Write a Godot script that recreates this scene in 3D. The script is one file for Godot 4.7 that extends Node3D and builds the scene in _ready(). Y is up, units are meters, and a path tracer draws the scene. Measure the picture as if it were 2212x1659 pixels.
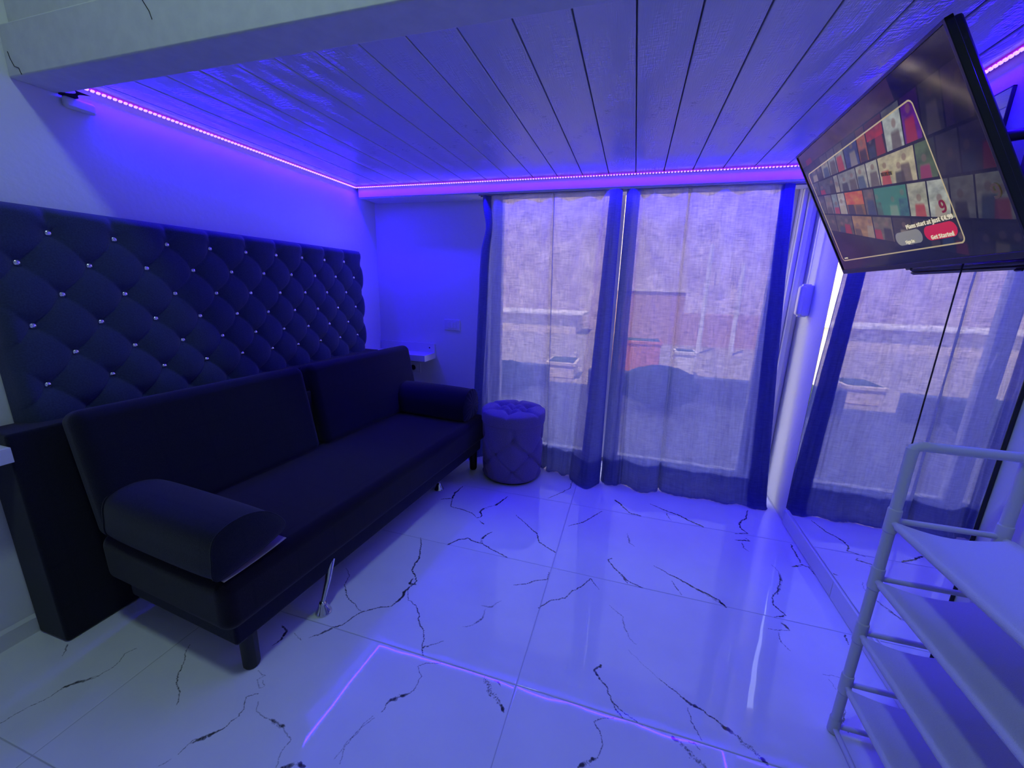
extends Node3D
# A low room under a wooden loft: tufted headboard, dark sofa, curtained terrace door, mirrors and a tilted television, lit by violet LED strips.
# Room axes: x = 0 is the left wall, y = 0 the floor, z = -2.86 the window wall; the camera stands at z = 0.

const ROOM_R := 2.945
const WALL_Z := -2.86
const CEIL_Y := 1.937
const LED_LIN := Color(0.014, 0.0, 1.0)

var rng := RandomNumberGenerator.new()
var taken := {}
var M := {}

# ---------------------------------------------------------------- mesh building
class Shape:
	var v := PackedVector3Array()
	var n := PackedVector3Array()
	var t := PackedVector2Array()
	var i := PackedInt32Array()

	# a grid of (nu + 1) x (nv + 1) points from fn(u, v); normals follow the surface
	func grid(nu: int, nv: int, fn: Callable, uvs := Vector2.ONE, flip := false) -> Shape:
		var first := v.size()
		for b in nv + 1:
			for a in nu + 1:
				var u := float(a) / nu
				var w := float(b) / nv
				v.append(fn.call(u, w))
				t.append(Vector2(u, w) * uvs)
				n.append(Vector3.ZERO)
		for b in nv:
			for a in nu:
				var p := first + b * (nu + 1) + a
				var q := [p, p + 1, p + nu + 2, p, p + nu + 2, p + nu + 1]
				if flip:
					q.reverse()
				_tri(q[0], q[1], q[2])
				_tri(q[3], q[4], q[5])
		for k in range(first, v.size()):
			n[k] = n[k].normalized()
		return self

	func _tri(a: int, b: int, c: int) -> void:
		var f := (v[c] - v[a]).cross(v[b] - v[a])
		n[a] += f
		n[b] += f
		n[c] += f
		i.append(a)
		i.append(b)
		i.append(c)

	# box with rounded edges
	func rbox(at: Vector3, size: Vector3, r := 0.004, seg := 1, turn := Basis.IDENTITY) -> Shape:
		var h := size * 0.5
		r = minf(r, minf(h.x, minf(h.y, h.z)) * 0.98)
		for ax in 3:
			for sg in [-1.0, 1.0]:
				var a := (ax + 1) % 3
				var b := (ax + 2) % 3
				var ca := _cuts(h[a], r, seg)
				var cb := _cuts(h[b], r, seg)
				var first := v.size()
				for y in cb:
					for x in ca:
						var p := Vector3.ZERO
						p[ax] = h[ax] * sg
						p[a] = x
						p[b] = y
						var q := Vector3(clampf(p.x, -h.x + r, h.x - r), clampf(p.y, -h.y + r, h.y - r), clampf(p.z, -h.z + r, h.z - r))
						var d := (p - q).normalized()
						v.append(at + turn * (q + d * r))
						n.append(turn * d)
						t.append(Vector2((x + h[a]) / (2.0 * h[a]), (y + h[b]) / (2.0 * h[b])))
				for y in cb.size() - 1:
					for x in ca.size() - 1:
						var p0 := first + y * ca.size() + x
						var q0 := [p0, p0 + ca.size(), p0 + ca.size() + 1, p0, p0 + ca.size() + 1, p0 + 1]
						if sg < 0:
							q0.reverse()
						for k in q0:
							i.append(k)
		return self

	func _cuts(h: float, r: float, seg: int) -> Array:
		var c := []
		for k in seg + 1:
			c.append(-h + r * k / seg)
		for k in seg + 1:
			c.append(h - r + r * k / seg)
		return c

	func tube(points: Array, r: float, sides := 10, closed_ends := true) -> Shape:
		var rad := []
		for p in points:
			rad.append(r)
		return taper(points, rad, sides, closed_ends)

	func taper(points: Array, rad: Array, sides := 10, closed_ends := true) -> Shape:
		var first := v.size()
		var up := Vector3.UP
		for k in points.size():
			var p: Vector3 = points[k]
			var dir: Vector3 = (points[mini(k + 1, points.size() - 1)] - points[maxi(k - 1, 0)]).normalized()
			if absf(dir.dot(up)) > 0.95:
				up = Vector3.RIGHT
			var sx := dir.cross(up).normalized()
			var sy := sx.cross(dir).normalized()
			up = sy
			for s in sides + 1:
				var an := TAU * s / sides
				var d := sx * cos(an) + sy * sin(an)
				v.append(p + d * rad[k])
				n.append(d)
				t.append(Vector2(float(s) / sides, float(k)))
		for k in points.size() - 1:
			for s in sides:
				var p0 := first + k * (sides + 1) + s
				for q in [p0, p0 + 1, p0 + sides + 2, p0, p0 + sides + 2, p0 + sides + 1]:
					i.append(q)
		if closed_ends:
			for e in [0, points.size() - 1]:
				var c := v.size()
				var dir2: Vector3 = (points[0] - points[1]).normalized() if e == 0 else (points[-1] - points[-2]).normalized()
				v.append(points[e])
				n.append(dir2)
				t.append(Vector2.ZERO)
				for s in sides + 1:
					v.append(v[first + e * (sides + 1) + s])
					n.append(dir2)
					t.append(Vector2.ZERO)
				for s in sides:
					i.append(c)
					i.append(c + 1 + (s + 1 if e == 0 else s))
					i.append(c + 1 + (s if e == 0 else s + 1))
		return self

	# profile of Vector2(radius, height) turned round the y axis
	func lathe(at: Vector3, prof: Array, sides := 32) -> Shape:
		return grid(sides, prof.size() - 1, func(u: float, w: float):
			var p: Vector2 = prof[roundi(w * (prof.size() - 1))]
			return at + Vector3(cos(u * TAU) * p.x, p.y, sin(u * TAU) * p.x))

	func mesh() -> ArrayMesh:
		var a := []
		a.resize(Mesh.ARRAY_MAX)
		a[Mesh.ARRAY_VERTEX] = v
		a[Mesh.ARRAY_NORMAL] = n
		a[Mesh.ARRAY_TEX_UV] = t
		a[Mesh.ARRAY_INDEX] = i
		var m := ArrayMesh.new()
		m.add_surface_from_arrays(Mesh.PRIMITIVE_TRIANGLES, a)
		return m

func numbered(called: String) -> String:
	taken[called] = taken.get(called, -1) + 1
	return called if taken[called] == 0 else "%s_%03d" % [called, taken[called]]

func put(called: String, m: Mesh, mat: Material, parent: Node = self, at := Vector3.ZERO) -> MeshInstance3D:
	var o := MeshInstance3D.new()
	o.name = numbered(called) if parent == self else called
	o.mesh = m
	o.material_override = mat
	o.position = at
	o.cast_shadow = GeometryInstance3D.SHADOW_CASTING_SETTING_ON
	parent.add_child(o, true)
	return o

func tag(o: Node, label: String, category := "", group := "", kind := "") -> Node:
	o.set_meta("label", label)
	if category: o.set_meta("category", category)
	if group: o.set_meta("group", group)
	if kind: o.set_meta("kind", kind)
	return o

func thing(called: String, label: String, category: String, at := Vector3.ZERO, turn := 0.0, group := "") -> Node3D:
	var o := Node3D.new()
	o.name = numbered(called)
	add_child(o)
	o.position = at
	o.rotation.y = turn
	tag(o, label, category, group)
	return o

func structure(called: String, label: String, category: String, at := Vector3.ZERO) -> Node3D:
	var o := thing(called, label, category, at)
	o.set_meta("kind", "structure")
	return o

# ---------------------------------------------------------------- materials
func lin(r: float, g: float, b: float, a := 1.0) -> Color:
	var c := Color(r, g, b).linear_to_srgb()
	c.a = a
	return c

func mat(called: String, c: Color, rough := 0.6, metal := 0.0, spec := 0.5) -> StandardMaterial3D:
	var m := StandardMaterial3D.new()
	m.resource_name = called
	m.albedo_color = c
	m.roughness = rough
	m.metallic = metal
	m.metallic_specular = spec
	M[called] = m
	return m

func noise_image(w: int, h: int, freq: float, sd: int, octaves := 4, tw := 0, th := 0) -> Image:
	var f := FastNoiseLite.new()
	f.noise_type = FastNoiseLite.TYPE_SIMPLEX_SMOOTH
	f.seed = sd
	f.frequency = freq
	f.fractal_octaves = octaves
	var im := f.get_seamless_image(w, h)
	im.convert(Image.FORMAT_L8)
	if tw > 0:
		im.resize(tw, th, Image.INTERPOLATE_CUBIC)
	return im

func tex(im: Image) -> ImageTexture:
	return ImageTexture.create_from_image(im)

func bump(m: StandardMaterial3D, im: Image, strength: float) -> void:
	var b := im.duplicate()
	b.convert(Image.FORMAT_RGBA8)
	b.bump_map_to_normal_map(strength)
	m.normal_enabled = true
	m.normal_texture = tex(b)
	m.normal_scale = 1.0

func triplanar(m: StandardMaterial3D, s: float) -> void:
	m.uv1_triplanar = true
	m.uv1_world_triplanar = false
	m.uv1_scale = Vector3.ONE * s

# mix of two sRGB colours by a grey picture
func tinted(im: Image, a: Color, b: Color) -> Image:
	var w := im.get_width()
	var h := im.get_height()
	var src := im.get_data()
	var outp := PackedByteArray()
	outp.resize(w * h * 3)
	for k in w * h:
		var c := a.lerp(b, src[k] / 255.0)
		outp[k * 3] = c.r8
		outp[k * 3 + 1] = c.g8
		outp[k * 3 + 2] = c.b8
	return Image.create_from_data(w, h, false, Image.FORMAT_RGB8, outp)

func make_materials() -> void:
	# matt white wall paint with a faint roller texture
	var wall := mat("wall_paint", lin(0.78, 0.78, 0.77), 0.85)
	var wn := noise_image(256, 256, 0.05, 3)
	bump(wall, wn, 0.35)
	triplanar(wall, 2.5)
	mat("white_paint", lin(0.72, 0.72, 0.71), 0.5)
	# aged white paint on the loft beam
	var beam := mat("beam_paint", Color.WHITE, 0.75)
	beam.albedo_texture = tex(tinted(noise_image(256, 256, 0.03, 8), lin(0.66, 0.66, 0.65), lin(0.74, 0.74, 0.73)))
	bump(beam, noise_image(256, 256, 0.03, 9), 0.4)
	triplanar(beam, 2.0)
	mat("grout", lin(0.5, 0.5, 0.5), 0.8)
	mat("tile_body", lin(0.8, 0.8, 0.8), 0.06)
	mat("gap_black", lin(0.004, 0.004, 0.005), 0.9)
	mat("white_plastic", lin(0.75, 0.75, 0.74), 0.35)
	mat("pvc", lin(0.78, 0.77, 0.75), 0.3)
	mat("grey_rail", lin(0.35, 0.35, 0.36), 0.35, 0.6)
	mat("chrome", lin(0.75, 0.75, 0.77), 0.08, 1.0)
	mat("black_plastic", lin(0.006, 0.006, 0.007), 0.28)
	mat("black_wood", lin(0.008, 0.008, 0.009), 0.5)
	mat("black_metal", lin(0.01, 0.01, 0.011), 0.35, 0.2)
	mat("mirror_glass", lin(0.9, 0.91, 0.92), 0.0, 1.0)
	mat("mirror_edge", lin(0.01, 0.01, 0.012), 0.3)
	var crystal := mat("crystal", lin(0.85, 0.85, 0.9), 0.04, 1.0)
	crystal.clearcoat_enabled = true
	mat("paper", lin(0.34, 0.27, 0.27), 0.8)
	# velvets and woven upholstery
	for a in [["headboard_velvet", 0.042, 0.055, 0.105, 0.9, 41], ["sofa_fabric", 0.011, 0.011, 0.021, 0.95, 42], ["pouf_velvet", 0.22, 0.17, 0.28, 0.9, 43], ["seat_velvet", 0.0065, 0.0042, 0.008, 0.95, 44]]:
		var f := mat(a[0], Color.WHITE, a[4])
		var im := noise_image(256, 256, 0.09, a[5], 3)
		f.albedo_texture = tex(tinted(im, lin(a[1] * 0.75, a[2] * 0.75, a[3] * 0.75), lin(a[1] * 1.25, a[2] * 1.25, a[3] * 1.25)))
		bump(f, noise_image(256, 256, 0.3, a[5] + 20, 2), 2.0)
		triplanar(f, 6.0)
		f.rim_enabled = true
		f.rim = 0.35
		f.rim_tint = 0.8
		f.metallic_specular = 0.2
	# white non-woven cloth of the shoe rack
	var rack := mat("rack_cloth", lin(0.7, 0.7, 0.7), 0.9)
	bump(rack, noise_image(256, 256, 0.25, 61, 2), 1.5)
	triplanar(rack, 8.0)
	mat("rack_plastic", lin(0.66, 0.66, 0.66), 0.5)
	make_wood()
	make_curtain_cloth()
	# glass
	var glass := mat("window_glass", Color(0.95, 0.97, 0.97, 0.04), 0.0)
	glass.transparency = BaseMaterial3D.TRANSPARENCY_ALPHA
	# out of doors
	var pav := mat("terrace_paving", Color.WHITE, 0.8)
	pav.albedo_texture = tex(tinted(noise_image(256, 256, 0.03, 71), lin(0.26, 0.23, 0.19), lin(0.44, 0.39, 0.32)))
	triplanar(pav, 0.6)
	var fac := mat("facade_render", Color.WHITE, 0.9)
	fac.albedo_texture = tex(tinted(noise_image(256, 256, 0.02, 72, 5), lin(0.46, 0.36, 0.34), lin(0.80, 0.70, 0.66)))
	triplanar(fac, 0.22)
	mat("shutter", lin(0.16, 0.20, 0.16), 0.8)
	mat("parapet_render", lin(0.30, 0.30, 0.32), 0.9)
	mat("ochre_render", lin(0.52, 0.33, 0.22), 0.9)
	mat("pale_render", lin(0.7, 0.62, 0.5), 0.9)
	mat("terracotta", lin(0.62, 0.24, 0.10), 0.85)
	mat("foliage", lin(0.06, 0.10, 0.04), 0.9)
	mat("post_white", lin(0.75, 0.73, 0.7), 0.5)

# white gloss paint over pine: grain and brush marks as relief, knots bleeding through the paint
func make_wood() -> void:
	for k in 4:
		var m := mat("plank_%d" % k, Color.WHITE, 0.22, 0.0, 0.6)
		var w := 256
		var h := 2048
		var grain := noise_image(128, 64, 0.05, 100 + k, 3, w, h)
		var brush := noise_image(32, 1024, 0.11, 120 + k, 3, w, h)
		var blot := noise_image(64, 256, 0.02, 140 + k, 4, w, h)
		var im := Image.create(w, h, false, Image.FORMAT_RGB8)
		var hm := PackedByteArray()
		hm.resize(w * h)
		var g := grain.get_data()
		var br := brush.get_data()
		var bl := blot.get_data()
		var outp := PackedByteArray()
		outp.resize(w * h * 3)
		for p in w * h:
			var x := (p % w) / float(w)
			var gv := g[p] / 255.0
			var ring := 0.5 + 0.5 * sin((x * 9.0 + gv * 5.0) * TAU)
			var patch := smoothstep(0.45, 0.75, bl[p] / 255.0)
			hm[p] = clampi(int(120 + 36 * ring * (0.3 + patch) + 110 * (br[p] / 255.0 - 0.5) * patch), 0, 255)
			var c := 0.74 - 0.05 * (1.0 - bl[p] / 255.0) - 0.025 * ring * patch
			var s := int(pow(c, 1.0 / 2.2) * 255.0)
			outp[p * 3] = s
			outp[p * 3 + 1] = s
			outp[p * 3 + 2] = s
		im = Image.create_from_data(w, h, false, Image.FORMAT_RGB8, outp)
		rng.seed = 900 + k
		for q in 3:   # knots: thin dark flecks across the board
			var cx := rng.randf_range(0.2, 0.8) * w
			var cy := rng.randf_range(0.03, 0.62) * h
			for s2 in rng.randi_range(4, 8):
				var ox := cx + rng.randf_range(-30, 30)
				var oy := cy + rng.randf_range(-22, 22)
				var ln := rng.randf_range(14, 52)
				var an := rng.randf_range(-0.35, 0.35)
				var dark := rng.randf_range(0.06, 0.22)
				for st in 60:
					var d := st / 59.0 - 0.5
					stamp(im, ox + cos(an) * ln * d, oy + sin(an) * ln * d + 3.0 * sin(d * 9.0 + cx), rng.randf_range(0.6, 2.6) * (1.0 - absf(d) * 1.7), Color(0.3, 0.31, 0.33), dark)
		m.albedo_texture = tex(im)
		bump(m, Image.create_from_data(w, h, false, Image.FORMAT_L8, hm), 5.0)
	mat("plank_edge", lin(0.5, 0.5, 0.5), 0.6)

func stamp(im: Image, x: float, y: float, r: float, c: Color, a: float) -> void:
	var w := im.get_width()
	var h := im.get_height()
	r = maxf(r, 0.6)
	for py in range(maxi(0, floori(y - r)), mini(h, ceili(y + r) + 1)):
		for px in range(maxi(0, floori(x - r)), mini(w, ceili(x + r) + 1)):
			var d := Vector2(px - x, py - y).length()
			if d < r + 0.5:
				im.set_pixel(px, py, im.get_pixel(px, py).lerp(c, a * clampf(r + 0.5 - d, 0.0, 1.0)))

# open linen weave: thick and thin threads in both directions, light passing between them
func make_curtain_cloth() -> void:
	var w := 1024
	var h := 2048
	var hor := noise_image(64, 1024, 0.30, 201, 3, w, h).get_data()
	var ver := noise_image(512, 64, 0.30, 202, 3, w, h).get_data()
	var fine := noise_image(256, 512, 0.45, 203, 2, w, h).get_data()
	var crease := noise_image(96, 20, 0.06, 204, 2, w, h).get_data()
	var outp := PackedByteArray()
	outp.resize(w * h * 4)
	for p in w * h:
		var a := hor[p] / 255.0
		var b := ver[p] / 255.0
		var f := fine[p] / 255.0
		var cr := absf(crease[p] / 255.0 - 0.5)
		var line := smoothstep(0.012, 0.0, cr) * 0.16
		var thick := 0.5 + 0.75 * (a - 0.5) + 0.40 * (b - 0.5) + 0.25 * (f - 0.5) + line
		var al := clampf(CLOTH_COVER + 0.15 * (thick - 0.5), 0.2, 0.98)
		var k := 1.0 - 0.25 * (thick - 0.5)
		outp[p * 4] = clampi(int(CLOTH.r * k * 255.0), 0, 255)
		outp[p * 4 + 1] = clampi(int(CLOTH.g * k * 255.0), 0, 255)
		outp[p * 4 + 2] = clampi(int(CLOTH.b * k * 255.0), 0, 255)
		outp[p * 4 + 3] = int(al * 255.0)
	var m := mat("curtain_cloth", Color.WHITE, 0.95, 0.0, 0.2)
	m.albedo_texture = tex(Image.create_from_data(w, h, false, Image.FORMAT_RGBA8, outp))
	m.transparency = BaseMaterial3D.TRANSPARENCY_ALPHA
	m.cull_mode = BaseMaterial3D.CULL_DISABLED
	m.backlight_enabled = true
	m.backlight = lin(1.0, 1.0, 1.0)

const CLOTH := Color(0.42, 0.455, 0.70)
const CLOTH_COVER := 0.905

# ---------------------------------------------------------------- light
func area_light(called: String, at: Vector3, towards: Vector3, size: Vector2, c: Color, energy: float, parent: Node = self, along := Vector3.UP) -> void:
	var l := AreaLight3D.new()
	l.name = called
	l.area_size = size
	l.light_color = c
	l.light_energy = energy
	l.area_range = 14.0
	l.shadow_enabled = true
	l.transform = Transform3D(Basis.looking_at(towards, along), at)
	parent.add_child(l, true)

func make_camera_and_light() -> void:
	var cam := Camera3D.new()
	cam.name = "camera"
	cam.transform = Transform3D(Basis(Vector3(0.9570724, 0.02679252, -0.28860801), Vector3(-0.09343914, 0.97107992, -0.21971099), Vector3(0.27437483, 0.23724661, 0.93189726)).orthonormalized(), Vector3(1.98957, 1.277, 0.0))
	cam.fov = 88.005
	cam.near = 0.05
	cam.far = 200.0
	add_child(cam)
	cam.make_current()
	var sky_mat := ProceduralSkyMaterial.new()
	sky_mat.sky_top_color = Color(0.64, 0.68, 0.86)
	sky_mat.sky_horizon_color = Color(0.95, 0.89, 0.92)
	sky_mat.ground_horizon_color = Color(0.72, 0.70, 0.68)
	sky_mat.ground_bottom_color = Color(0.4, 0.38, 0.36)
	sky_mat.sky_energy_multiplier = SKY_ENERGY
	sky_mat.ground_energy_multiplier = SKY_ENERGY * 0.4
	var sky := Sky.new()
	sky.sky_material = sky_mat
	var e := Environment.new()
	e.background_mode = Environment.BG_SKY
	e.sky = sky
	e.tonemap_mode = Environment.TONE_MAPPER_LINEAR
	e.tonemap_exposure = 1.0
	e.sdfgi_enabled = true
	e.ssao_enabled = true
	e.ssil_enabled = true
	var we := WorldEnvironment.new()
	we.name = "world_environment"
	we.environment = e
	add_child(we)
	# the sun stands high behind the house and lights what lies beyond the terrace
	var sun := DirectionalLight3D.new()
	sun.name = "sun"
	sun.light_color = Color(1.0, 0.9, 0.76)
	sun.light_energy = SUN_ENERGY
	sun.light_angular_distance = 0.5
	sun.shadow_enabled = true
	sun.transform = Transform3D(Basis.looking_at(Vector3(0.2, -0.9, -0.4), Vector3.UP), Vector3.ZERO)
	add_child(sun)

const SKY_ENERGY := 2.3
const SUN_ENERGY := 5.5
const LED_ENERGY := 0.94     # per metre of strip
const LAMP_ENERGY := 0.95

# ---------------------------------------------------------------- the setting
func slab(parent: Node, called: String, a: Vector3, b: Vector3, m: Material, r := 0.002) -> MeshInstance3D:
	return put(called, Shape.new().rbox(Vector3.ZERO, (b - a).abs(), r).mesh(), m, parent, (a + b) * 0.5)

func wall_piece(called: String, label: String, pieces: Array, m: Material) -> void:
	var o := structure(called, label, "wall")
	for p in pieces:
		slab(o, "wall_panel", p[0], p[1], m)

func make_shell() -> void:
	wall_piece("wall_left", "white painted wall behind the tufted headboard", [[Vector3(-0.2, -0.1, -3.06), Vector3(0, 3.3, 2.8)]], M.wall_paint)
	wall_piece("wall_right", "white painted wall behind the mirrors and television", [[Vector3(ROOM_R, -0.1, -3.06), Vector3(ROOM_R + 0.2, 3.3, 2.8)]], M.wall_paint)
	wall_piece("wall_back", "white painted wall round the curtained terrace door", [
		[Vector3(0, -0.1, -3.06), Vector3(0.95, 1.99, WALL_Z)], [Vector3(2.86, -0.1, -3.06), Vector3(ROOM_R, 1.99, WALL_Z)], [Vector3(0, 1.99, -3.06), Vector3(ROOM_R, 3.3, WALL_Z)]], M.wall_paint)
	wall_piece("wall_front", "white painted wall across the far end of the taller room", [[Vector3(-0.2, -0.1, 2.6), Vector3(ROOM_R + 0.2, 3.3, 2.8)]], M.wall_paint)
	var hi := structure("ceiling", "white painted ceiling of the taller room above the loft", "ceiling")
	slab(hi, "ceiling_panel", Vector3(-0.2, 3.2, -3.06), Vector3(ROOM_R + 0.2, 3.35, 2.8), M.wall_paint)
	var roof := structure("roof", "flat roof of the house over the rooms", "roof")
	slab(roof, "roof_slab", Vector3(-1.5, 3.36, -3.1), Vector3(6.0, 5.6, 3.0), M.parapet_render)
	# floor: large polished marble-print tiles on a grout bed
	var fl := structure("floor", "glossy white marble-look tile floor with dark veins", "floor")
	slab(fl, "grout", Vector3(-0.2, -0.12, -3.06), Vector3(ROOM_R + 0.2, -0.0045, 2.8), M.grout)
	put("grout", Shape.new().grid(1, 200, func(u: float, w: float): return Vector3(lerpf(0.0, ROOM_R, u), floor_y(lerpf(-2.8, 2.6, w)) - 0.0013, lerpf(-2.8, 2.6, w))).mesh(), M.grout, fl)
	make_tiles(fl)
	# loft ceiling of white tongue-and-groove boards
	var cl := structure("ceiling", "white gloss painted wooden board ceiling under the loft", "ceiling")
	slab(cl, "loft_deck", Vector3(0, CEIL_Y + 0.024, WALL_Z), Vector3(ROOM_R, CEIL_Y + 0.12, -1.05), M.plank_edge)
	var meshes := []
	for wd in 2:
		var s := Shape.new().rbox(Vector3.ZERO, Vector3(0.1525 - 0.004, 0.022, 1.585), 0.0035)
		for k in s.t.size():
			s.t[k] = Vector2(s.t[k].y, s.t[k].x) if wd == 0 else Vector2(1.0 - s.t[k].y, s.t[k].x)
		meshes.append(s.mesh())
	rng.seed = 5
	for k in range(-12, 7):
		var x := 1.93 + 0.1525 * (k + 0.5)
		if x < 0.08 or x > ROOM_R - 0.07:
			continue
		put("plank", meshes[rng.randi() % 2], M["plank_%d" % (rng.randi() % 4)], cl, Vector3(x, CEIL_Y + 0.011, -1.8425))
	slab(cl, "plank", Vector3(0.004, CEIL_Y, -2.635), Vector3(0.0985, CEIL_Y + 0.022, -1.05), M.plank_0, 0.0035)
	slab(cl, "plank", Vector3(2.848, CEIL_Y, -2.635), Vector3(ROOM_R - 0.004, CEIL_Y + 0.022, -1.05), M.plank_1, 0.0035)
	# beam along the open edge of the loft
	var bm := structure("trim_1", "thick white painted beam along the loft edge", "beam")
	slab(bm, "beam_board", Vector3(0.0, 1.886, -1.058), Vector3(ROOM_R, 2.032, -0.94), M.beam_paint, 0.006)
	slab(bm, "upper_board", Vector3(0.0, 2.032, -1.058), Vector3(ROOM_R, 2.33, -0.968), M.beam_paint, 0.004)
	put("plaster_crack", Shape.new().tube([Vector3(0.63, 2.03, -0.9395), Vector3(0.645, 2.0, -0.9395), Vector3(0.662, 1.975, -0.9395), Vector3(0.668, 1.955, -0.9395)], 0.0011, 5).mesh(), M.gap_black, bm)
	put("plaster_crack", Shape.new().tube([Vector3(0.025, 1.955, -0.9395), Vector3(0.03, 1.935, -0.9395), Vector3(0.042, 1.913, -0.9395), Vector3(0.062, 1.906, -0.9395), Vector3(0.068, 1.888, -0.9395)], 0.0011, 5).mesh(), M.gap_black, bm)
	# rough gap and plaster lump where the beam meets the wall
	put("cable_gap", Shape.new().grid(10, 4, func(u: float, w: float): return Vector3(0.006 + 0.10 * u, 1.8852 - 0.001 * w, -1.055 + 0.02 * sin(u * 7.0) * (0.5 - w) - 0.03 * w)).mesh(), M.gap_black, bm)
	put("plaster_lump", Shape.new().rbox(Vector3(0.012, 1.868, -1.105), Vector3(0.024, 0.038, 0.09), 0.01, 2).mesh(), M.wall_paint, bm)
	# fascia in front of the curtain track, its soffit running back to the wall
	var fa := structure("trim_2", "white fascia board above the curtains", "trim")
	slab(fa, "fascia_board", Vector3(0.03, 1.868, -2.655), Vector3(ROOM_R, 1.93, -2.632), M.white_paint, 0.003)
	slab(fa, "fascia_bead", Vector3(0.03, 1.862, -2.662), Vector3(ROOM_R, 1.872, -2.640), M.white_paint, 0.002)
	slab(fa, "soffit", Vector3(0.03, 1.868, WALL_Z), Vector3(ROOM_R, 1.95, -2.654), M.white_paint, 0.002)
	# skirtings
	var bl := structure("baseboard_left", "low painted baseboard along the headboard wall", "baseboard")
	slab(bl, "board", Vector3(0, 0.0, -2.86), Vector3(0.012, 0.062, 2.6), M.white_paint, 0.002)
	put("bevel", Shape.new().grid(1, 2, func(u: float, w: float): return Vector3(0.012 - 0.011 * w, 0.062 + 0.012 * w, -2.86 + 5.46 * u)).mesh(), M.white_paint, bl)
	var bb := structure("baseboard_back", "low painted baseboard under the wall switch", "baseboard")
	slab(bb, "board", Vector3(0.012, 0.0, WALL_Z), Vector3(0.95, 0.07, WALL_Z + 0.012), M.white_paint, 0.002)
	var br := structure("baseboard_right", "white tile skirting under the mirrors", "baseboard")
	var z := -2.41
	while z < 0.2:
		slab(br, "skirting_tile", Vector3(2.925, 0.0, z), Vector3(ROOM_R, 0.082, z + 0.597), M.tile_body, 0.0015)
		z += 0.6
	slab(br, "skirting_cap", Vector3(2.9245, 0.082, -2.41), Vector3(ROOM_R, 0.0835, 0.2), M.tile_body, 0.001)

func make_tiles(fl: Node) -> void:
	var wav := FastNoiseLite.new()
	wav.seed = 77
	wav.frequency = 1.0
	var tw := 1.1975
	var td := 0.5975
	var plain := tile_material("", 0)
	for ci in 3:
		for ri in range(0, 10):
			var x0 := -0.665 + 1.2 * ci
			var z0 := -2.81 + 0.6 * ri
			var xa := maxf(x0, 0.0)
			var ml := Shape.new()
			var tilt := Vector2(wav.get_noise_2d(ci * 31.7, ri * 17.3), wav.get_noise_2d(ci * 13.1 + 50.0, ri * 29.9)) * 0.004
			ml.grid(40, 20, func(u: float, w: float):
				var eu := edge(u, 40)
				var ew := edge(w, 20)
				var px: float = maxf(x0 + 0.00125 + tw * eu, 0.0)
				var pz: float = z0 + 0.00125 + td * ew
				var lip := -0.0011 if (u == 0.0 or u == 1.0 or w == 0.0 or w == 1.0) else 0.0
				var bow := 0.0003 * wav.get_noise_2d(px * 5.0 + ci * 40.0, pz * 5.0 + ri * 40.0)
				return Vector3(px, floor_y(pz) + bow + lip + tilt.x * (eu - 0.5) * 0.3 + tilt.y * (ew - 0.5) * 0.3, pz))
			for k in ml.t.size():
				ml.t[k] = Vector2((ml.v[k].x - x0) / 1.2, (ml.v[k].z - z0) / 0.6)
			var key := "%d_%d" % [ci, ri]
			var m: Material = plain
			if VEINS.has(key):
				m = tile_material(key, ri)
			elif ri > 3 or ci == 0:   # tiles out of view wear a print already made
				m = M.get("tile_" + ["2_2", "1_3", "2_1"][(ci + ri) % 3], plain)
			put("tile", ml.mesh(), m, fl)
			if xa > x0 + 1.2:
				continue
	# the strip between the last row and the terrace door
	for ci in 3:
		var a := maxf(-0.665 + 1.2 * ci, 0.0)
		slab(fl, "tile", Vector3(a + 0.001, -0.05, -3.06), Vector3(-0.665 + 1.2 * (ci + 1) - 0.001, 0.0, -2.8115), M.tile_body, 0.001)

# the floor dips a few millimetres under the loft edge
func floor_y(z: float) -> float:
	return 0.0027 * sin(clampf((z + 1.05) / 0.28, -1.0, 1.0) * PI / 2.0)

func edge(u: float, n: int) -> float:
	# first and last cell are a narrow bevel
	if u <= 0.0: return 0.0
	if u >= 1.0: return 1.0
	var k := roundi(u * n)
	if k == 1: return 0.0016
	if k == n - 1: return 0.9984
	return lerpf(0.004, 0.996, (k - 2.0) / (n - 4.0))

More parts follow.
